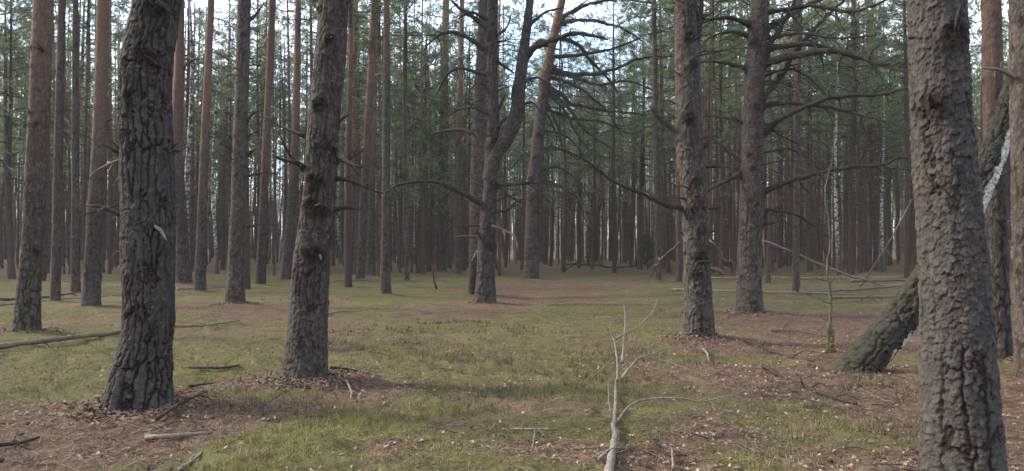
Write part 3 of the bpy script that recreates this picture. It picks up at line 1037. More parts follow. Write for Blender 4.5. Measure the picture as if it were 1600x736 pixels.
hero("pine_tree", (367, 477), [33, 25, 22, 22, 20], [(367, 477), (369, 400), (372, 300), (376, 200), (382, 0)],
     "smooth mauve-grey pine with thin dead branches to its left, brown litter at its foot", 60, .035,
     [([(368, 240), (352, 228), (342, 222)], 4), ([(368, 262), (358, 250), (350, 246)], 4), ([(388, 240), (400, 232)], 4), ([(380, 55), (379, 68), (381, 80)], 4, dict(front=1, twigs=0)), ([(378, 80), (377, 92), (377, 105)], 4, dict(front=1, twigs=0)),
      ([(384, 190), (395, 178), (410, 172)], 4), ([(384, 215), (400, 205), (415, 203)], 3), ([(366, 330), (350, 326)], 3), ([(386, 275), (410, 270), (436, 272)], 3), ([(384, 355), (412, 350), (436, 352)], 3), ([(388, 30), (400, 22), (412, 5)], 4)],
     orange=12, algae=.15, big=.014, small=.005, flare=(.3, .1), auto=(10, 2.5, 8, .3, 1.0, .4, 100, 260, .014))
hero("pine_tree", (407, 446), [17, 14, 12, 10], [(407, 446), (411, 340), (418, 180), (426, 0)],
     "slim pine turning bright orange above, right of the smooth mauve-grey pine", 36, .05, orange=3.5, algae=.2, big=.010, auto=(9, 3, 10, .4, 1.4, .4, 0, 360, .013))
hero("pine_tree", (446, 438), [16, 14, 12, 9], [(446, 438), (452, 368), (462, 200), (466, 0)],
     "slim orange-brown pine rising just left of the reddish grey pine with crooked branches", 36, .06, orange=5, big=.010, auto=(8, 3, 10, .4, 1.2, .4, 0, 360, .013))
hero("pine_tree", (603, 462), [20, 16, 14, 12, 9], [(603, 462), (602, 420), (603, 300), (604, 160), (604, 0)],
     "slender straight pine standing alone on the moss, mauve below and orange at the top", 44, .045, orange=8, algae=.3, big=.008, auto=(9, 3, 9, .2, .7, .3, 0, 360, .011))
hero("pine_tree", (563, 439), [15, 14, 12, 9], [(563, 439), (568, 320), (576, 180), (585, 0)],
     "slim pine leaning slightly right, left of the slender lone pine", 32, .07, orange=6, big=.010, auto=(10, 3, 11, .3, 1.2, .4, 0, 360, .013))
hero("pine_tree", (578, 432), [14, 12, 10, 8], [(578, 432), (580, 320), (584, 160), (592, 0)],
     "slim orange pine whose trunk crosses its leaning neighbour near the top", 28, .08, orange=5, big=.010, auto=(9, 3, 11, .3, 1.2, .4, 0, 360, .013))
hero("pine_tree", (545, 430), [12, 11, 9, 7], [(545, 430), (550, 320), (553, 160), (556, 0)],
     "thin orange pine rising behind the crooked branches of the reddish grey pine", 28, .08, orange=4.5, big=.010, auto=(9, 3, 11, .3, 1.2, .4, 0, 360, .012))
hero("pine_tree", (636, 439), [9, 8, 7, 6], [(636, 439), (634, 330), (632, 180), (634, 0)],
     "very thin straight young pine right of the slender lone pine", 20, .1, orange=11, H=13, big=.004, auto=(10, 2, 9, .3, .8, .3, 0, 360, .01))
hero("crooked_pine_tree", (922, 413), [13, 13, 12, 10, 7], [(922, 413), (922, 360), (934, 320), (938, 270), (930, 222)],
     "small crooked pine with a reddish twisted top, at the end of the brown clearing", 28, .1,
     [([(934, 320), (922, 300), (930, 285)], 4), ([(930, 340), (912, 330), (900, 340)], 4), ([(936, 270), (918, 258), (905, 268)], 4)], H=9, orange=3.6, big=.01, auto=(14, 2, 8, .8, 2.5, .4, 0, 360, .03), cat="pine tree")
# right-hand side
hero("pine_tree", (1566, 568), [34, 32, 32, 30, 28], [(1566, 568), (1561, 480), (1557, 368), (1553, 240), (1549, 0)],
     "smooth red-brown pine directly behind the massive flaky trunk", 90, .02, [([(1572, 348), (1582, 343)], 2, dict(mat="grey")), ([(1570, 375), (1584, 381)], 3, dict(mat="grey")), ([(1540, 280), (1562, 262), (1592, 248)], 4)],
     orange=3.0, algae=.2, big=.010, small=.004, flare=(.25, .08))
hero("pine_tree", (1618, 600), [60, 52, 48, 46, 44], [(1618, 600), (1616, 480), (1610, 360), (1606, 240), (1601, 0)],
     "dark purplish pine trunk cut off by the right edge", 100, .02, [([(1592, 122), (1575, 116), (1560, 110), (1535, 106)], 7, dict(mat="grey", dd=-.3))], orange=30, algae=.1, big=.016, small=.007)
hero("pine_tree", (1243, 460), [11, 10, 9, 8], [(1243, 460), (1244, 340), (1246, 180), (1250, 0)],
     "thin dark pine between the arching branches' trunk and the mossy sapling", 26, .08, orange=14, big=.005, auto=(12, 2, 9, .3, 1.2, .3, 0, 360, .012))
hero("pine_tree", (1028, 440), [9, 9, 8, 7], [(1028, 440), (1027, 340), (1024, 180), (1022, 0)],
     "thin pine seen left of the knobbly pine at the clearing edge", 26, .1, orange=12, big=.005, auto=(12, 2, 9, .3, 1.2, .3, 0, 360, .012))
hero("pine_tree", (690, 424), [16, 15, 13, 11], [(690, 424), (692, 340), (694, 180), (697, 0)],
     "knotty brown pine with whorls of short dead twigs, left of the forked pine", 30, .08, orange=8, big=.008, auto=(34, 2.5, 9, .3, 1.3, .1, 0, 360, .018))
hero("pine_tree", (715, 428), [12, 11, 10, 8], [(715, 428), (716, 340), (718, 180), (722, 0)],
     "brown pine of medium girth close to the left of the forked pine", 26, .1, orange=8, big=.010, auto=(20, 2.5, 9, .3, 1.2, .2, 0, 360, .014))

# ------------------------------------------------------------------ middle distance: copied pines
PROTO = []
for i in range(8):
    pr = np.random.default_rng(500 + i)
    mb = MB()
    H = 17.0
    k = 15
    t = np.linspace(0, 1, k)
    bend = np.stack([np.sin(t * PI * pr.uniform(.6, 2)) * pr.uniform(-.35, .35), np.sin(t * PI * pr.uniform(.6, 2)) * pr.uniform(-.3, .3), t * H - .25], 1)
    bend[:, 0] += t * pr.uniform(-.6, .6)
    th_n = 10
    rad = .15 * (1 - t) ** .75 + .035 + .05 * np.exp(-t * 60)
    tube(mb, bend, rad, th_n, 0)
    me = mb.mesh("trunk", ["bark_far_lit"])
    PROTO.append((me, bend[-1] - np.array([0, 0, .6])))

SKY_GAPS = [(60, 40), (160, 30), (440, 40), (640, 20)]
used = [(GP(b, c)[0][0], GP(b, c)[0][1]) for b, c in [(41, 522), (142, 482), (86, 473), (118, 458), (286, 445), (312, 456), (367, 477), (407, 446), (446, 438), (603, 462), (563, 439), (578, 432), (829, 437), (922, 413), (690, 424), (715, 428)]]
mr = np.random.default_rng(77)
cand = []
tries = 0
while len(cand) < 250 and tries < 60000:
    tries += 1
    D = math.sqrt(mr.uniform(27 ** 2, 98 ** 2))
    px = mr.uniform(-70, 1670)
    x = (px - 800) / FPX * D
    y = D
    if D < 44 and 560 < px < 1060:
        continue                      # the open clearing
    if D < 60 and 800 < px < 1010:
        continue
    if any((x - a) ** 2 + (y - b) ** 2 < 1.5 ** 2 for a, b in used):
        continue
    used.append((x, y))
    cand.append((D, px, x, y))
PLACES = [(48, "at the left picture edge"), (142, "behind the two leftmost straight pines"), (232, "just left of the furrowed pine"), (310, "just right of the furrowed pine"),
          (367, "left of the mauve pine"), (440, "right of the mauve pine"), (500, "behind the crooked-branched pine"), (603, "left of the slender lone pine"),
          (690, "right of the slender lone pine"), (757, "left of the forked pine"), (829, "between the forked and the knotty pine"), (960, "right of the knotty leaning pine"),
          (1085, "left of the knobbly pine"), (1171, "between the knobbly and the branchy pine"), (1300, "left of the mossy sapling"), (1440, "right of the mossy sapling"), (9999, "behind the massive flaky trunk")]
for D, px, x, y in sorted(cand):
    me, top = PROTO[int(mr.integers(0, 8))]
    s = mr.uniform(.45, .90) * (1.0 if px < 1100 else .88)
    hs = mr.uniform(.85, 1.2)
    z = float(ground_z(x, y))
    of = float(mr.uniform(3.5, 9.0) + (4 if px > 1100 else 0))
    low = mr.uniform() < .08
    place = next(r for r in PLACES if px < r[0])[1]
    lab = ("low-boughed" if low else "thin" if s < .60 else "stout" if s > .76 else "slender") + (" orange-topped" if of < 7 else " brown-stemmed") + " pine in the " + ("near" if D < 50 else "middle" if D < 74 else "far") + " rows " + place
    tree = thing("pine_tree", (x, y, z), lab, "pine tree", "pines " + place)
    rot = mr.uniform(0, 6.28)
    tree.rotation_euler = (mr.normal() * .012, mr.normal() * .012, rot)
    t = link("trunk", me, tree)
    t.scale = (s, s, hs)
    t["orange_from"] = of
    t["algae"] = .3
    zc = top[2] * hs
    if low:
        c = link("crown", LOWCROWNS[int(mr.integers(0, 3))], tree, (top[0] * s, top[1] * s, zc - 9.2))
    else:
        c = link("crown", CROWNS[int(mr.integers(0, 6))], tree, (top[0] * s, top[1] * s, zc - 5.6))
    cs = mr.uniform(.85, 1.3)
    c.scale = (cs, cs, mr.uniform(.9, 1.15))
    c.rotation_euler = (0, 0, mr.uniform(0, 6.28))
    w = link("dead_twigs", STUBS[int(mr.integers(0, 5))], tree)
    w["kind"] = "stuff"
    w.scale = (1, 1, hs)

for px, D in [(296, 44), (322, 58), (348, 50), (815, 52), (880, 47), (925, 55), (960, 46), (985, 58), (1045, 44), (790, 58), (860, 62), (1075, 50), (670, 48), (725, 50)]:
    x, y = (px - 800) / FPX * D, D
    me, top = PROTO[int(mr.integers(0, 8))]
    tree = thing("pine_tree", (x, y, float(ground_z(x, y))), "slender pine at the far end of the clearing, " + ("left of the forked pine" if px < 757 else "between the forked and the knotty pine" if px < 829 else "right of the knotty leaning pine" if px < 960 else "just left of the knobbly pine" if px < 1070 else "just behind the knobbly pine") if px > 400 else "slim pine glimpsed between the furrowed pine and the smooth mauve-grey one", "pine tree", "pines closing the clearing" if px > 400 else "pines between the left trunks")
    t = link("trunk", me, tree)
    sc = mr.uniform(.6, .85)
    lowc = mr.uniform() < .5
    tree["label"] = ("low-crowned " if lowc else "high-crowned ") + tree["label"].replace("slender ", "").replace("slim ", "")
    t.scale = (sc, sc, 1.0)
    t["orange_from"] = 7.0
    t["algae"] = .2
    c = link("crown", LOWCROWNS[int(mr.integers(0, 3))] if lowc else CROWNS[int(mr.integers(0, 6))], tree, (top[0] * sc, top[1] * sc, 17 - mr.uniform(7.5, 9.5)))
    c.scale = (1.25, 1.25, 1.05)
    c.rotation_euler = (0, 0, mr.uniform(0, 6))
    w = link("dead_twigs", STUBS[int(mr.integers(0, 5))], tree)
    w["kind"] = "stuff"

# bushy pines whose green hangs lower
for px, D, zc, sc, lab in [(655, 46, 2.2, 1.25, "bushy green pine hanging low foliage left of the forked pine"), (1000, 50, 4.5, 1.4, "broad bushy pine beyond the fan of drooping branches"),
                           (905, 58, 3.2, 1.4, "bushy pine closing the gap at the end of the brown clearing"), (1125, 40, 5.0, 1.1, "bushy pine seen between the knobbly pine and the dark branchy pine"),
                           (1330, 38, 5.5, 1.2, "bushy dark green pine left of the massive flaky trunk"), (1265, 48, 6.5, 1.2, "bushy pine behind the arching branches, above the mossy sapling"),
                           (20, 36, 3.0, 1.1, "bushy pine with level green boughs at the left edge")]:
    x, y = (px - 800) / FPX * D, D
    me, top = PROTO[int(mr.integers(0, 8))]
    tree = thing("bushy_pine_tree", (x, y, float(ground_z(x, y))), lab, "pine tree")
    t = link("trunk", me, tree)
    t.scale = (.8, .8, .85)
    t["orange_from"] = 12.0
    t["algae"] = .3
    c = link("crown", LOWCROWNS[int(mr.integers(0, 3))], tree, (top[0] * .8 * .5, top[1] * .4, zc + 1.6))
    c.scale = (sc, sc, 1.15)
    w = link("dead_twigs", STUBS[int(mr.integers(0, 5))], tree)
    w["kind"] = "stuff"

# small spruces on the floor of the wood
for px, py, s, lab in [(1012, 421, .42, "low dark bush at the far end of the brown clearing"), (1030, 418, .36, "smaller dark bush touching the low one beyond the clearing"), (215, 432, .3, "low dark spruce sapling behind the furrowed pine"), (760, 412, .4, "spruce sapling behind the forked pine")]:
    p, D = GP(px, py)
    tree = thing("spruce_sapling", (p[0], p[1], float(ground_z(p[0], p[1]))), lab, "sapling")
    mb = MB()
    tube(mb, [(0, 0, -.1), (0, 0, 5.5 * s)], np.array([.03, .01]), 6)
    mb.build("stem", ["dead"], tree)
    c = link("crown", SPRUCE[0 if s > .38 else 1], tree, (0, 0, .05))
    c.scale = (s * 1.3, s * 1.3, s)

# ------------------------------------------------------------------ far wood: one mass
fr = np.random.default_rng(88)
mb = MB()
NF = 5600
NB = 300
for i in range(NF + NB):
    if i < NF:
        D = math.sqrt(fr.uniform(82 ** 2, 290 ** 2)) if i > 1300 else math.sqrt(fr.uniform(40 ** 2, 100 ** 2))
        px = fr.uniform(-160, 1760) if i < 3900 else (fr.uniform(-900, -160) if fr.uniform() < .5 else fr.uniform(1760, 2500))
        if i > 5000:
            D = math.sqrt(fr.uniform(34 ** 2, 110 ** 2))
        if D < 62 and 790 < px < 1020:
            continue
        x, y = (px - 800) / FPX * D, D
    else:
        # the wood goes on round the sides and behind
        while True:
            r_ = math.sqrt(fr.uniform(5.5 ** 2, 75 ** 2))
            a_ = fr.uniform(40, 320) * PI / 180
            x, y = r_ * math.sin(a_), r_ * math.cos(a_)
            if y < x * 0 + abs(x) / math.tan(math.radians(39)) - 3.5:
                break
        D = 90
    z = float(ground_z(x, y)) - .2
    H = fr.uniform(14, 21)
    lean = fr.normal(size=2) * .25
    r = fr.uniform(.10, .2) if i > 1300 else fr.uniform(.045, .10)
    w_ = np.stack([fr.normal(size=2) * .12 for _ in range(2)])
    tube(mb, [(x, y, z), (x + lean[0] * .25 + w_[0, 0], y, z + H * .25), (x + lean[0] * .5 + w_[1, 0], y + lean[1] * .5, z + H * .5), (x + lean[0], y + lean[1], z + H)], np.array([r * 1.1, r * .95, r * .8, .04]), 5, 0 if D > 0 else 0, crev=0)
    low = fr.uniform() < .12
    c0 = H * (.25 if low else .55)
    K = (85 if i <= 1300 else 180) if D < 101 else 130 if D < 150 else 60
    if i < NF and px < 520:
        K = int(K * .5)
    sz = 1.0 if D < 150 else 1.7
    f = fr.uniform(0, 1, K)
    rr = (1.6 + .7 * fr.uniform()) * (np.sin(PI * np.clip(.15 + f * .8, 0, 1)) ** .7 if not low else (1.05 - f)) * fr.uniform(.1, 1, K) ** .5
    # clump the sprays along a few limbs
    az = np.round(fr.uniform(0, 12, K)) / 12 * 2 * PI + np.round(f * 9) * 1.7 + fr.normal(size=K) * .22
    if i < NF and D < 210:
        # dead side twigs below the crown
        K2 = 46 if D < 120 else 26
        zf = fr.uniform(.08, .75, K2)
        a2 = fr.uniform(0, 2 * PI, K2)
        q = np.stack([x + lean[0] * zf, y + lean[1] * zf, z + zf * H], 1)
        dd = np.stack([np.cos(a2), np.sin(a2), fr.uniform(-.5, .35, K2)], 1) * fr.uniform(.3, 1.3, K2)[:, None]
        hw = (.012 if D < 120 else .02)
        v = np.stack([q - [0, 0, hw], q + [0, 0, hw], q + dd], 1).reshape(-1, 3)
        mb.add(v, None, np.arange(3 * K2).reshape(-1, 3), 2)
    c = np.stack([x + lean[0] * (c0 + (H - c0) * f) / H + rr * np.cos(az), y + lean[1] * .7 + rr * np.sin(az), z + c0 + (H - c0) * f + fr.normal(size=K) * .15], 1)
    d1 = fr.normal(size=(K, 3))
    d1 /= np.linalg.norm(d1, axis=1)[:, None]
    d2 = np.cross(d1, fr.normal(size=(K, 3)))
    d2 /= np.linalg.norm(d2, axis=1)[:, None]
    v = np.stack([c - d2 * .07 * sz, c + d2 * .07 * sz, c + d1 * .55 * sz], 1).reshape(-1, 3)
    mb.add(v, None, np.arange(3 * K).reshape(-1, 3), 1, tint=np.repeat(fr.uniform(0, 1, K), 3))
far = mb.build("distant_pine_forest", ["bark_far_lit", "needle", "dead"], None, False)
far["orange_from"] = 9.0
far["algae"] = 0.0
tag(far, "dense far pine forest fading into a grey-green mass behind all the nearer trees", "forest", None, "stuff")


# ------------------------------------------------------------------ birches
def birch(px, py, w, top_px, label, D=None, H=15, rise=None):
    p, D0 = GP(px, py)
    D = D or D0
    p = np.array([P(px, py, D)[0], D, 0])
    p[2] = float(ground_z(p[0], p[1]))
    tree = thing("birch_tree", p, label, "birch tree", "birches among the pines")
    r = W(w, D)
    dx = (top_px - px) / FPX * D
    k = 14
    t = np.linspace(0, 1, k)
    yt = (P(0, 0, D)[2] - p[2]) / H
    path = np.stack([dx * t / max(yt, .3) * .8 + .12 * np.sin(t * 7 + px), .15 * np.sin(t * 5 + px), t * H - .1], 1)
    mb = MB()
    tube(mb, path, r * (1 - t * .85) + .02 * np.exp(-t * 40), 10)
    mb.build("trunk", ["birch"], tree)
    mb = MB()
    for i in range(34):
        f = RNG.uniform(.3, .98)
        q = path[int(f * (k - 1))]
        az = RNG.uniform(0, 6.28)
        L = RNG.uniform(.8, 2.2) * (1.2 - f)
        d = np.array([math.cos(az), math.sin(az), RNG.uniform(.5, 1.3)])
        branch_mesh(mb, [q, q + d * L * .5, q + d * L + np.array([0, 0, -.2 * L])], .016, .003, 3, 6, .45, .03, segs=5)
    b = mb.build("bare_twigs", ["dead"], tree)
    b["kind"] = "stuff"
    return tree


birch(299, 441, 11, 289, "birch with black-and-white trunk peeping out right of the furrowed pine", D=31)
birch(335, 428, 6, 338, "thin pale birch between the slim orange pine and the smooth mauve-grey pine")
birch(651, 412, 7, 648, "speckled birch trunk standing far behind the clearing left of the forked pine")
birch(613, 406, 7, 622, "pale birch just right of and behind the slender lone pine")
birch(588, 408, 6, 590, "narrow birch between the leaning slim pine and the slender lone pine")
birch(530, 412, 6, 534, "narrow birch glimpsed right of the reddish grey pine")
birch(1309, 430, 7, 1306, "speckled birch among the dark rows right of the mossy sapling")
birch(1379, 425, 6, 1381, "thin white birch left of the massive flaky trunk")
birch(869, 404, 5, 868, "distant white birch right of the leaning knotty pine")
birch(702, 405, 5, 701, "distant white birch behind the knotty brown pine")
birch(1225, 415, 5, 1222, "distant birch between two dark trunks on the right")


# ------------------------------------------------------------------ leaning birch snag on the right
def snag():
    pb, D = GP(1337, 585)
    tree = thing("leaning_birch_trunk", pb, "broken mossy birch trunk leaning to the right with strips of white bark", "dead tree")
    pix = [(1322, 600), (1337, 580), (1380, 530), (1425, 474), (1470, 405), (1512, 330), (1540, 265), (1564, 205), (1578, 150), (1584, 118)]
    ws = [50, 58, 58, 56, 52, 48, 44, 38, 30, 22]
    q = [P(x, y, D + i * .09) - pb for i, (x, y) in enumerate(pix)]

    def ex(TH, S, v, dirs):
        side = dirs[..., 0] * .80 - dirs[..., 2] * .45 - dirs[..., 1] * .4
        n = fbm(v[..., 0] * 7, v[..., 1] * 7, v[..., 2] * 5, 3, 3)
        up = smooth(1.35, 2.1, S)
        white = smooth(.96 - .56 * up, 1.02 - .52 * up, side * (.62 + .2 * up) + n * (.75 - .45 * up)) * smooth(.1, .5, S)
        moss = smooth(.15, .6, dirs[..., 2] * .8 - dirs[..., 0] * .4 + n * .7)
        return dict(white=white, moss=moss)
    mb = MB()
    bark_limb(mb, q, [W(w, D) for w in ws], 110, .012, seed=901, big=.035, small=.011, cw=.12, ch=.34, sw=.06, sh=.09, fade=50, extra=ex)
    k = NT("leaning_birch_bark", .9, .15)
    v, _ = k.coords((1, 1, 1))
    n1 = k.noise(9, 4, v)
    n2 = k.noise(40, 3, v)
    c = k.mix(k.rng(n1, .4, .6), (0.024, 0.020, 0.016), (0.050, 0.044, 0.036))
    c = k.mix(k.rng(k.attr("moss"), 0, 1, 0, .8), c, k.mix(k.rng(n2, .45, .65), (0.022, 0.023, 0.014), (0.050, 0.053, 0.038)))
    c = k.mix(k.attr("crev"), c, (0.035, 0.028, 0.022))
    c = k.mix(k.attr("white"), c, k.mix(k.rng(n2, .5, .6), (0.56, 0.56, 0.50), (0.30, 0.29, 0.25)))
    k.col(c)
    k.bump(n2, .01)
    M["snag"] = k.m
    mb.build("trunk", ["snag"], tree)
    for pth, w in [([(1540, 300), (1562, 280), (1592, 262)], 3), ([(1538, 320), (1556, 308), (1590, 300)], 3)]:
        bm_ = MB()
        branch_mesh(bm_, [P(x, y, D + .5) - pb for x, y in pth], W(w, D), None, 5, 3, .1)
        bm_.build("branch", ["dead"], tree)
    return D


snag()


# ------------------------------------------------------------------ poles, logs, fallen branches
def stick(name, label, cat, pts, r0, r1, mat, twigs=3, twig_len=.2, group=None, kink=.012, n=7, parts=()):
    pts = np.asarray(pts, float)
    o = pts[0].copy()
    t = thing(name, o, label, cat, group)
    if name == "fallen_log":
        r0, r1, twigs = r0 * .66, r1 * .6, twigs + 4
    if name == "leaning_pole":
        r0, r1 = r0 * .62, r1 * .62
    mb = MB()
    branch_mesh(mb, pts - o, r0, r1, n, twigs, twig_len, kink)
    mb.build("trunk" if name.endswith("log") else "stem", [mat], t)
    for (pp, a, b, tw) in parts:
        mb = MB()
        branch_mesh(mb, np.asarray(pp) - o, a, b, 5, tw, .12, .02)
        mb.build("branch", [mat], t)
    return t


def on_ground(pix, lift=.03):
    out = []
    for x, y in pix:
        p, D = GP(x, y)
        p[2] = float(ground_z(p[0], p[1])) + lift
        out.append(p)
    return out


# the pale dead tree top lying towards the camera
def fallen_top():
    def q(x, y, D, dz=0):
        return P(x, y, D)
    g = lambda x, y, l=.035: on_ground([(x, y)], l)[0]
    main = [g(950, 770), g(954, 736), g(960, 689), g(962, 649, .05), g(966, 613, .06), P(969, 593, 8.4), P(966, 557, 9.2), P(960, 528, 9.6), P(954, 514, 9.7), P(962, 500, 9.8), P(971, 499, 9.9), P(977, 518, 10.0)]
    o = main[0].copy()
    t = thing("fallen_dead_branch", o, "long pale grey dead branch lying on the moss and forking away from the bottom edge", "fallen branch")
    mb = MB()
    path = catmull(np.array(main) - o, 70) + wiggle(70, .03)
    ypx = np.linspace(0, 1, 70)
    rad = np.interp(ypx, [0, .12, .3, .5, .7, 1], [.036, .030, .020, .014, .010, .006])
    tube(mb, path, rad * (1 + .07 * RNG.normal(size=70)), 9, 0, True)
    mb.build("stem", ["grey"], t)
    for pts, a, b, tw in [([P(972, 566, 9.1), P(974, 536, 9.6), P(977, 500, 10.0), P(975, 477, 10.2)], .018, .008, 2),
                          ([P(964, 530, 9.6), P(999, 510, 9.9), P(1021, 486, 10.3), P(1027, 466, 10.6)], .014, .005, 5),
                          ([P(971, 592, 8.5), P(984, 575, 8.7), P(995, 561, 8.9), P(1011, 557, 9.1), P(1043, 545, 9.5)], .020, .005, 4),
                          ([P(1005, 558, 9.0), P(1035, 563, 9.1), P(1061, 571, 9.0), P(1109, 593, 8.9)], .008, .004, 4),
                          ([g(965, 668, .05), g(985, 657, .12), g(1021, 648, .16), g(1069, 649, .14), g(1101, 643, .10), g(1158, 627, .06), g(1182, 616, .05)], .0115, .004, 5),
                          ([g(936, 730, .02), g(955, 722, .07), g(978, 716, .08)], .012, .006, 2),
                          ([g(955, 650, .04), g(953, 636, .1), g(950, 622, .16)], .006, .003, 0),
                          ([g(958, 568, .1), g(935, 585, .05), g(905, 606, .03)], .005, .002, 5)]:
        m2 = MB()
        branch_mesh(m2, np.array(pts) - o, a * .8, b, 6, tw + 2, .16, .009)
        m2.build("branch", ["grey"], t)


fallen_top()
G = on_ground
stick("fallen_log", "long pale log lying on the moss at the left edge, running behind the furrowed pine", "log", G([(-30, 553), (60, 543), (182, 527), (270, 517)], .06), .062, .036, "logw", 2, .3, kink=.006, n=10)
stick("fallen_log", "thin tapering log emerging right of the furrowed pine on the moss", "log", G([(262, 517), (320, 514), (375, 508)], .05), .03, .016, "logw", 3, .3)
stick("fallen_log", "dark thin log on the moss behind the leftmost pine, the farther of two", "log", G([(-20, 474), (60, 469), (122, 461)], .08), .06, .03, "dead", 2, .4)
stick("fallen_log", "pale thin log on the moss behind the leftmost pine, the nearer of two", "log", G([(-20, 480), (90, 471), (196, 464)], .05), .05, .03, "pale", 2, .4)
stick("fallen_log", "short whitish log lying behind the slim orange pine", "log", G([(277, 455), (318, 453), (358, 452)], .08), .05, .035, "pale", 0, .3)
stick("fallen_log", "long thin pale log on the moss ending at the slender lone pine", "log", G([(508, 447), (550, 441), (604, 438)], .12), .06, .03, "pale", 5, .6)
stick("fallen_branch", "thin pale branch on the moss right beside the reddish grey pine", "fallen branch", G([(508, 495), (530, 490), (566, 488)], .05), .022, .012, "grey", 5, .2)
stick("fallen_log", "long straight pale pole lying behind the knobbly pine, the farther of two", "log", G([(1112, 441), (1250, 440), (1410, 441)], .2), .06, .04, "pale", 4, .6, kink=.004)
stick("fallen_log", "long straight pole lying behind the knobbly pine, the nearer of two", "log", G([(1050, 461), (1200, 466), (1330, 468)], .16), .055, .035, "grey", 4, .5, kink=.004)
stick("fallen_log", "brown log propped on the pile of poles at the right", "log", G([(1262, 462), (1340, 456)], .1) + [P(1418, 445, 24)], .075, .05, "logw", 2, .5, kink=.004)
stick("fallen_log", "brown log at the back of the pile of poles at the right", "log", G([(1330, 452), (1425, 450)], .3), .08, .06, "logw", 1, .5, kink=.004)
stick("fallen_log", "low brown log at the front of the pile of poles at the right", "log", G([(1300, 472), (1420, 470)], .1), .055, .04, "logw", 3, .4, kink=.004)
stick("fallen_log", "dark log on the grass just right of the massive trunk", "log", G([(1570, 480), (1640, 478)], .1), .06, .05, "pale", 1, .4)
stick("fallen_log", "grey log among the far trunks behind the knotty leaning pine", "log", G([(885, 417), (960, 421), (1000, 419)], .2), .12, .08, "dead", 6, 1.0)
stick("fallen_branch", "thick brown branch lying diagonally on the litter left of the leaning birch trunk", "fallen branch", G([(1192, 578), (1235, 598), (1290, 618), (1338, 634)], .04), .022, .014, "dead", 5, .25)
stick("fallen_branch", "thin brown branch on the litter above the thick diagonal one", "fallen branch", G([(1165, 538), (1215, 556), (1272, 570)], .04), .02, .01, "dead", 6, .3)
stick("fallen_branch", "straight pale broken stick on the litter in front of the furrowed pine", "fallen branch", G([(228, 692), (275, 690), (332, 683)], .03), .019, .014, "pale", 0, .1, kink=.004)
stick("fallen_branch", "dark stick slanting up to the right in front of the furrowed pine", "fallen branch", G([(244, 668), (282, 648), (322, 628)], .04), .014, .009, "dead", 4, .14)
stick("fallen_branch", "short dark branch on the moss between the two nearest left pines, the farther of two", "fallen branch", G([(297, 580), (335, 582), (374, 575)], .04), .017, .012, "dead", 4, .16)
stick("fallen_branch", "short dark branch on the litter between the two nearest left pines, the nearer of two", "fallen branch", G([(295, 609), (318, 603), (336, 601)], .03), .014, .008, "dead", 3, .14)
stick("fallen_branch", "dark stick at the bottom left edge", "fallen branch", G([(-20, 706), (30, 698), (62, 690)], .03), .017, .01, "dead", 3, .15)
stick("fallen_branch", "grey forked stick at the bottom edge below the pale broken stick", "fallen branch", G([(282, 735), (300, 724), (316, 712)], .03), .013, .008, "grey", 2, .14)
stick("fallen_branch", "pale crooked twig standing on the litter right of the reddish grey pine", "fallen branch", G([(540, 603), (547, 618), (549, 630)], .03), .012, .008, "grey", 1, .08)
stick("fallen_branch", "thin branch lying on the litter at the foot of the reddish grey pine", "fallen branch", G([(516, 590), (555, 588), (595, 594)], .03), .012, .006, "dead", 5, .18)
stick("fallen_branch", "crooked twig with a branching end on the moss near the bottom middle", "fallen branch", G([(800, 672), (835, 679), (872, 676)], .03), .010, .006, "grey", 3, .16)
stick("fallen_branch", "short stick below the crooked twig near the bottom middle", "fallen branch", G([(818, 716), (832, 700), (836, 680)], .03), .008, .005, "grey", 1, .1)
stick("fallen_branch", "pale short twig on the litter at the bottom right of the long grey branch", "fallen branch", G([(1052, 738), (1051, 722), (1050, 712)], .03), .010, .007, "pale", 0, .1)
stick("fallen_branch", "slim brown stick on the litter between the long grey branch and the massive trunk", "fallen branch", G([(1015, 695), (1028, 712), (1048, 722)], .03), .010, .006, "dead", 3, .14)
stick("fallen_branch", "mossy stick on the floor right of the massive trunk", "fallen branch", G([(1560, 535), (1590, 545), (1630, 560)], .05), .03, .02, "mossy", 3, .2)
stick("fallen_branch", "thin twig with dead sprays lying below the leaning birch trunk", "fallen branch", G([(1205, 520), (1250, 524), (1290, 530)], .05), .014, .007, "dead", 6, .3)
stick("fallen_branch", "curved twig on the brown litter right of the knobbly pine", "fallen branch", G([(1098, 548), (1104, 560), (1108, 572)], .03), .016, .010, "grey", 3, .15)

# leaning bare poles
stick("leaning_pole", "pale bare pole leaning up towards the massive flaky trunk", "dead sapling", [GP(1345, 446)[0], P(1385, 385, 24), P(1424, 312, 23.4)], .055, .03, "pale", 3, .4, kink=.004)
stick("leaning_pole", "long thin bare pole slanting down to the right behind the arching-branched pine", "dead sapling", [P(1190, 375, 24), P(1255, 402, 24.5), P(1320, 428, 25), GP(1388, 448)[0]], .05, .05, "grey", 3, .5, kink=.006)
stick("leaning_pole", "thin bare pole slanting down between the knobbly pine and the dark branchy pine", "dead sapling", [P(1106, 372, 26), P(1130, 395, 27), GP(1156, 432)[0]], .04, .05, "pale", 2, .4)
stick("leaning_pole", "slim whitish pole hanging just right of the dark branchy pine", "dead sapling", [P(1191, 358, 19), P(1194, 405, 19), P(1201, 442, 20)], .022, .02, "pale", 2, .3)
stick("leaning_pole", "bare pole leaning against the left of the knobbly pine", "dead sapling", [GP(1016, 432)[0], P(1040, 405, 28), P(1062, 378, 26)], .05, .03, "grey", 2, .4)
stick("dead_sapling", "thin bare crooked sapling standing alone left of the forked pine", "dead sapling", [GP(682, 452)[0], P(678, 432, 27), P(680, 405, 27), P(692, 372, 27)], .03, .014, "dead", 5, .5)
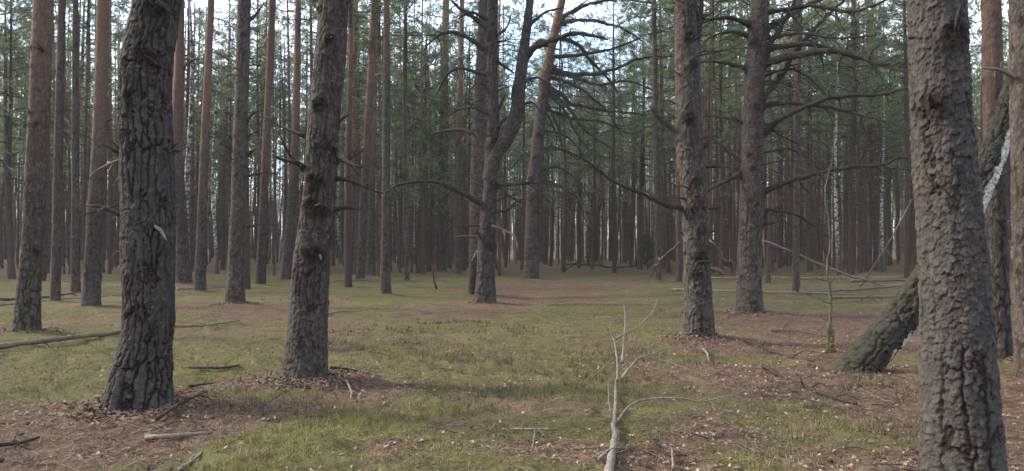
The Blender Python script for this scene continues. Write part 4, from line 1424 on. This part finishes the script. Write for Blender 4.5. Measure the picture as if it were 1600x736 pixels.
stick("dead_sapling", "thin dry stalk standing in the moss before the forked pine", "dead sapling", [GP(749, 521)[0], P(750, 512, 13.2), P(753, 504, 13.1)], .008, .004, "pale", 0, .1)
stick("leaning_pole", "dead leafless treetop slanting over the clearing right of the knotty leaning pine", "dead sapling", [GP(880, 424)[0], P(905, 408, 46), P(930, 392, 45)], .07, .03, "dead", 8, 1.2)
stick("leaning_pole", "very long thin bare pole leaning through the rows at the right", "dead sapling", [P(1215, 210, 30), P(1252, 300, 30), P(1290, 395, 30)], .03, .04, "dead", 4, .6)


# mossy sapling near the leaning birch
M["sapw"] = simple_wood("sapling_bark", (0.055, 0.05, 0.035), (0.085, 0.085, 0.05), (0.12, 0.13, 0.09), 5)


def sapling():
    p, D = GP(1298, 553)
    t = thing("mossy_sapling", p, "thin crooked mossy sapling standing left of the leaning birch trunk", "sapling")
    mb = MB()
    q = [P(x, y, D) - p for x, y in [(1298, 556), (1296, 520), (1299, 480), (1296, 430), (1300, 380), (1294, 310), (1299, 250), (1304, 205)]]
    path = catmull(q, 60) + wiggle(60, .08)
    tube(mb, path, np.linspace(.026, .006, 60) * (1 + .15 * RNG.normal(size=60)) + .03 * np.exp(-np.linspace(0, 1, 60) * 25), 8, 0, True)
    mb.build("trunk", ["sapw"], t)
    for i in range(15):
        f = RNG.uniform(.2, .98)
        b = path[int(f * 59)]
        az = RNG.uniform(0, 6.28)
        L = RNG.uniform(.3, .9)
        d = np.array([math.cos(az), math.sin(az) * .6, RNG.uniform(-.1, .9)])
        m2 = MB()
        branch_mesh(m2, [b, b + d * L * .5, b + d * L], .006, .002, 4, 5, .25, .05)
        m2.build("branch", ["dead"], t)
    # moss collar at the foot
    m3 = MB()
    for i in range(420):
        a, h = RNG.uniform(0, 6.28), RNG.uniform(0, 1) ** 2 * .45
        r = .028 + .05 * math.exp(-h * 9)
        c = np.array([math.cos(a) * r, math.sin(a) * r, h])
        tuft(m3, c, np.array([math.cos(a), math.sin(a), .4]), 3, .04, .012, 0)
    o = m3.build("moss", ["moss"], t, False)
    o["kind"] = "stuff"


sapling()

LUSH = [GP(*a)[0] for a in [(400, 700), (470, 680), (560, 660), (600, 670), (430, 720), (360, 715), (520, 700), (700, 645), (1240, 690), (1330, 680), (1160, 725), (620, 705)]]


def lush_at(x, y):
    m = np.zeros(np.shape(x))
    for i, g in enumerate(LUSH):
        rr = .40 if i < 7 or i == 11 else .3
        m = np.maximum(m, np.exp(-(((x - g[0]) / rr) ** 2 + ((y - g[1]) / rr) ** 2)) * (1 if i < 8 else .55))
    return np.clip(m * (1 + .8 * fbm(x * 2.5, y * 2.5, 0, 3, 71)), 0, 1)


# ------------------------------------------------------------------ ground sheet
def build_ground():
    a = np.concatenate([np.linspace(-52, 52, 470), np.linspace(56, 304, 56)])
    a = np.radians(a)
    r = np.concatenate([[.0001], np.linspace(.4, 2.2, 6), np.geomspace(2.5, 40, 380), np.geomspace(41, 700, 60)])
    A, R = np.meshgrid(a, r)
    X, Y = np.sin(A) * R, np.cos(A) * R
    Z = ground_z(X, Y)
    li = litter_at(X, Y)
    lu = lush_at(X, Y)
    Z = Z + lu * .03 * (1 - smooth(12, 20, R))
    li = li * (1 - lu)
    mb = MB()
    mb.add(np.stack([X, Y, Z], -1).reshape(-1, 3), grid_quads(len(r), len(a))[:, ::-1], None, 0, litter=li.ravel(), lush=lu.ravel())
    o = mb.build("ground", ["ground"])
    tag(o, kind="structure")


build_ground()


# ------------------------------------------------------------------ ground cover
def scatter(n, rmin, rmax, seed, ang=40):
    r_ = np.random.default_rng(seed)
    a = np.radians(r_.uniform(-ang, ang, n))
    r = rmin * (rmax / rmin) ** r_.uniform(0, 1, n)
    x, y = np.sin(a) * r, np.cos(a) * r
    return r_, x, y, r


def blades(name, mat, x, y, r_, hmin, hmax, wmin, lean, label, cat, per=1, spread=.0, tint=None, zoff=-.004):
    x = np.repeat(x, per) + r_.normal(size=len(x) * per) * spread
    y = np.repeat(y, per) + r_.normal(size=len(y) * per) * spread
    n = len(x)
    dist = np.hypot(x, y)
    z = ground_z(x, y) + zoff + lush_at(x, y) * .03
    w = np.maximum(wmin, dist * .00055)
    h = r_.uniform(hmin, hmax, n)
    az = r_.uniform(0, 2 * PI, n)
    ln = np.abs(r_.normal(size=n)) * lean
    d = np.stack([np.cos(az) * ln, np.sin(az) * ln, np.ones(n)], 1)
    d /= np.linalg.norm(d, axis=1)[:, None]
    b = np.stack([x, y, z], 1)
    az2 = r_.uniform(0, 2 * PI, n)
    s = np.stack([np.cos(az2), np.sin(az2), np.zeros(n)], 1) * w[:, None]
    v = np.stack([b - s, b + s, b + d * h[:, None]], 1).reshape(-1, 3)
    tt = r_.uniform(0, 1, n) if tint is None else np.repeat(tint, per) + r_.normal(size=n) * .15
    mb = MB()
    mb.add(v, None, np.arange(3 * n).reshape(-1, 3), 0, tint=np.repeat(np.clip(tt, 0, 1), 3))
    o = mb.build(name, [mat], None, False)
    return tag(o, label, cat, None, "stuff")


# moss sprigs where there is no litter
r_, x, y, r = scatter(120000, 3.4, 22, 5)
li = litter_at(x, y)
cl = fbm(x * 2.2, y * 2.2, 0, 3, 60)
ok = (li < .45) & (r_.uniform(size=len(x)) < .45 + cl * .6)
x, y, cl = x[ok], y[ok], cl[ok]
blades("moss", "moss", x, y, r_, .008, .03, .0035, 1.0, "olive green moss carpet covering the forest floor", "moss", per=3, spread=.012, tint=np.clip(.45 + cl * .4, 0, 1))

# brighter short grass in tufts
gp = [GP(*a)[0] for a in [(400, 700), (470, 680), (560, 660), (600, 670), (430, 720), (360, 715), (520, 700), (700, 645), (780, 600), (650, 560), (300, 600), (1240, 690), (1330, 680), (1160, 725), (850, 600), (900, 560), (700, 530), (40, 620), (80, 590), (1000, 610), (1040, 500), (640, 690)]]
r_, x, y, r = scatter(80000, 3.4, 14, 6)
m = np.zeros(len(x))
for i, g in enumerate(gp):
    rr = .42 if i < 8 else .6
    m = np.maximum(m, np.exp(-((x - g[0]) ** 2 + (y - g[1]) ** 2) / rr ** 2) * (1 if i < 8 else .35))
cl = fbm(x * 4, y * 4, 0, 3, 61)
ok = r_.uniform(size=len(x)) < m * (.35 + 1.3 * cl) + .02 * (litter_at(x, y) < .4)
blades("grass", "grass", x[ok], y[ok], r_, .012, .085, .0020, 1.0, "short bright green grass and moss tufts near the bottom edge", "grass", per=3, spread=.018, tint=np.clip(.4 + cl[ok] * .4, 0, 1))

# wiry heather / bilberry patches
hp = [GP(*a)[0] for a in [(640, 520), (690, 560), (560, 520), (740, 615), (880, 560), (620, 540), (820, 520), (980, 560), (400, 640), (380, 640), (1370, 660), (1350, 650), (1100, 490), (540, 545), (700, 505), (480, 470), (1330, 600), (850, 575), (930, 600), (770, 560)]]
r_, x, y, r = scatter(80000, 4, 24, 7)
m = np.zeros(len(x))
for g in hp:
    m = np.maximum(m, np.exp(-((x - g[0]) ** 2 / .55 + (y - g[1]) ** 2 / .45)))
cl = fbm(x * 3, y * 3, 0, 3, 62)
ok = r_.uniform(size=len(x)) < m * (.28 + .5 * cl)
blades("low_undergrowth", "heath", x[ok], y[ok], r_, .03, .11, .0013, .9, "wiry brown heather and bilberry stalks in patches on the moss", "undergrowth", per=5, spread=.03)


def flat_bits(name, mat, x, y, r_, ln, wd, label, cat, tilt=.25, lift=.008, curl=0):
    n = len(x)
    z = ground_z(x, y) + lift
    az = r_.uniform(0, 2 * PI, n)
    l = r_.uniform(*ln, n)
    w = r_.uniform(*wd, n)
    d = np.stack([np.cos(az), np.sin(az), r_.normal(size=n) * tilt], 1) * l[:, None] * .5
    s = np.stack([-np.sin(az), np.cos(az), r_.normal(size=n) * tilt * 1.5], 1) * w[:, None] * .5
    b = np.stack([x, y, z + r_.uniform(0, .01, n)], 1)
    tint = r_.uniform(0, 1, n)
    mb = MB()
    if curl:
        up = np.array([0, 0, 1.0]) * (w * curl)[:, None]
        v = np.stack([b - d, b - s + up * .6 - d * .1, b + d + up * .3, b + s + up * .8 - d * .1, b], 1).reshape(-1, 3)
        i = np.arange(n)[:, None] * 5
        t = np.concatenate([i + [0, 1, 4], i + [1, 2, 4], i + [2, 3, 4], i + [3, 0, 4]])
        mb.add(v, None, t, 0, tint=np.repeat(tint, 5))
    else:
        v = np.stack([b - d - s, b - d + s, b + d + s * .4, b + d - s * .4], 1).reshape(-1, 3)
        mb.add(v, np.arange(4 * n).reshape(-1, 4), None, 0, tint=np.repeat(tint, 4))
    o = mb.build(name, [mat], None, False)
    return tag(o, label, cat, None, "stuff")


r_, x, y, r = scatter(120000, 3.3, 16, 8)
li = litter_at(x, y)
ok = r_.uniform(size=len(x)) < smooth(.25, .7, li) * .8 + .14
flat_bits("needle_litter", "litter", x[ok], y[ok], r_, (.03, .09), (.003, .007), "brown fallen pine needles and bark bits covering the ground under the trees", "litter", lift=.006)

r_, x, y, r = scatter(30000, 3.3, 34, 9)
li = litter_at(x, y)
cl = fbm(x * .8, y * .8, 0, 3, 63)
side = smooth(-1, 3, x)
ok = r_.uniform(size=len(x)) < (.16 + .5 * smooth(.3, .8, li)) * (.32 + .6 * side + .9 * cl)
flat_bits("leaf_litter", "leaf", x[ok], y[ok], r_, (.018, .052), (.014, .036), "pale dry fallen birch leaves sprinkled over moss and litter", "leaves", tilt=.3, lift=.014, curl=.35)

# bark flakes heaped round the feet of the nearest pines
r_ = np.random.default_rng(14)
fx, fy = [], []
for (bx, by), rr, cnt in [((213, 640), .36, 1500), ((477, 600), .30, 1200), ((1091, 533), .30, 900), ((1171, 492), .33, 700), ((757, 477), .33, 500), ((367, 477), .30, 400), ((1566, 568), .2, 400), ((41, 522), .25, 300)]:
    g = GP(bx, by)[0]
    a = r_.uniform(0, 2 * PI, cnt)
    d = rr * .7 + np.abs(r_.normal(size=cnt)) * rr * .9
    fx.append(g[0] + np.cos(a) * d)
    fy.append(g[1] + np.sin(a) * d)
fx, fy = np.concatenate(fx), np.concatenate(fy)
flat_bits("bark_litter", "litter", fx, fy, r_, (.02, .06), (.012, .03), "brown bark flakes and needles heaped round the feet of the pines", "litter", tilt=.35, lift=.012)

# small twigs strewn about
r_, x, y, r = scatter(2400, 3.4, 24, 10)
li = litter_at(x, y)
ok = r_.uniform(size=len(x)) < .12 + .6 * smooth(.3, .8, li)
mb = MB()
for xx, yy in zip(x[ok], y[ok]):
    z = float(ground_z(xx, yy)) + .012
    az = r_.uniform(0, 6.28)
    L = r_.uniform(.06, .38)
    d = np.array([math.cos(az), math.sin(az), r_.normal() * .08]) * L
    p = np.array([xx, yy, z])
    mid = p + d * .5 + r_.normal(size=3) * L * .07 + np.array([0, 0, .01])
    tube(mb, [p, mid, p + d], np.array([1, .8, .5]) * r_.uniform(.002, .0055), 3, int(r_.uniform() < .22))
o = mb.build("twig_litter", ["dead", "grey"])
tag(o, "small broken twigs strewn over the forest floor", "twigs", None, "stuff")

# cones
r_, x, y, r = scatter(110, 3.6, 12, 12)
ok = litter_at(x, y) > .3
mb = MB()
for xx, yy in zip(x[ok], y[ok]):
    z = float(ground_z(xx, yy)) + .016
    az = r_.uniform(0, 6.28)
    d = np.array([math.cos(az), math.sin(az), r_.normal() * .2]) * .025
    p = np.array([xx, yy, z])
    tube(mb, [p - d, p - d * .5, p, p + d * .6, p + d], np.array([.006, .016, .018, .012, .003]), 6)
o = mb.build("pine_cones", ["cone"])
tag(o, "small dark pine cones scattered on the brown litter", "cones", None, "stuff")

# ------------------------------------------------------------------ thin mist between the trees
HAZE = 0.0006
if HAZE:
    mb = MB()
    x0, x1, y0, y1, z0, z1 = -260, 260, -12, 300, -4, 32
    v = [(a, b, c) for a in (x0, x1) for b in (y0, y1) for c in (z0, z1)]
    mb.add(v, [(0, 1, 3, 2), (4, 6, 7, 5), (0, 4, 5, 1), (2, 3, 7, 6), (0, 2, 6, 4), (1, 5, 7, 3)])
    hm = bpy.data.materials.new("haze")
    hm.use_nodes = True
    hm.node_tree.nodes.clear()
    ho = hm.node_tree.nodes.new("ShaderNodeOutputMaterial")
    hv = hm.node_tree.nodes.new("ShaderNodeVolumePrincipled")
    hv.inputs["Color"].default_value = (0.9, 0.9, 0.9, 1)
    hv.inputs["Density"].default_value = HAZE
    hm.node_tree.links.new(hv.outputs[0], ho.inputs["Volume"])
    M["haze"] = hm
    o = mb.build("haze", ["haze"], None, False)
    o["kind"] = "stuff"
    o["label"] = "thin pale winter haze between the trunks"
    o["category"] = "haze"
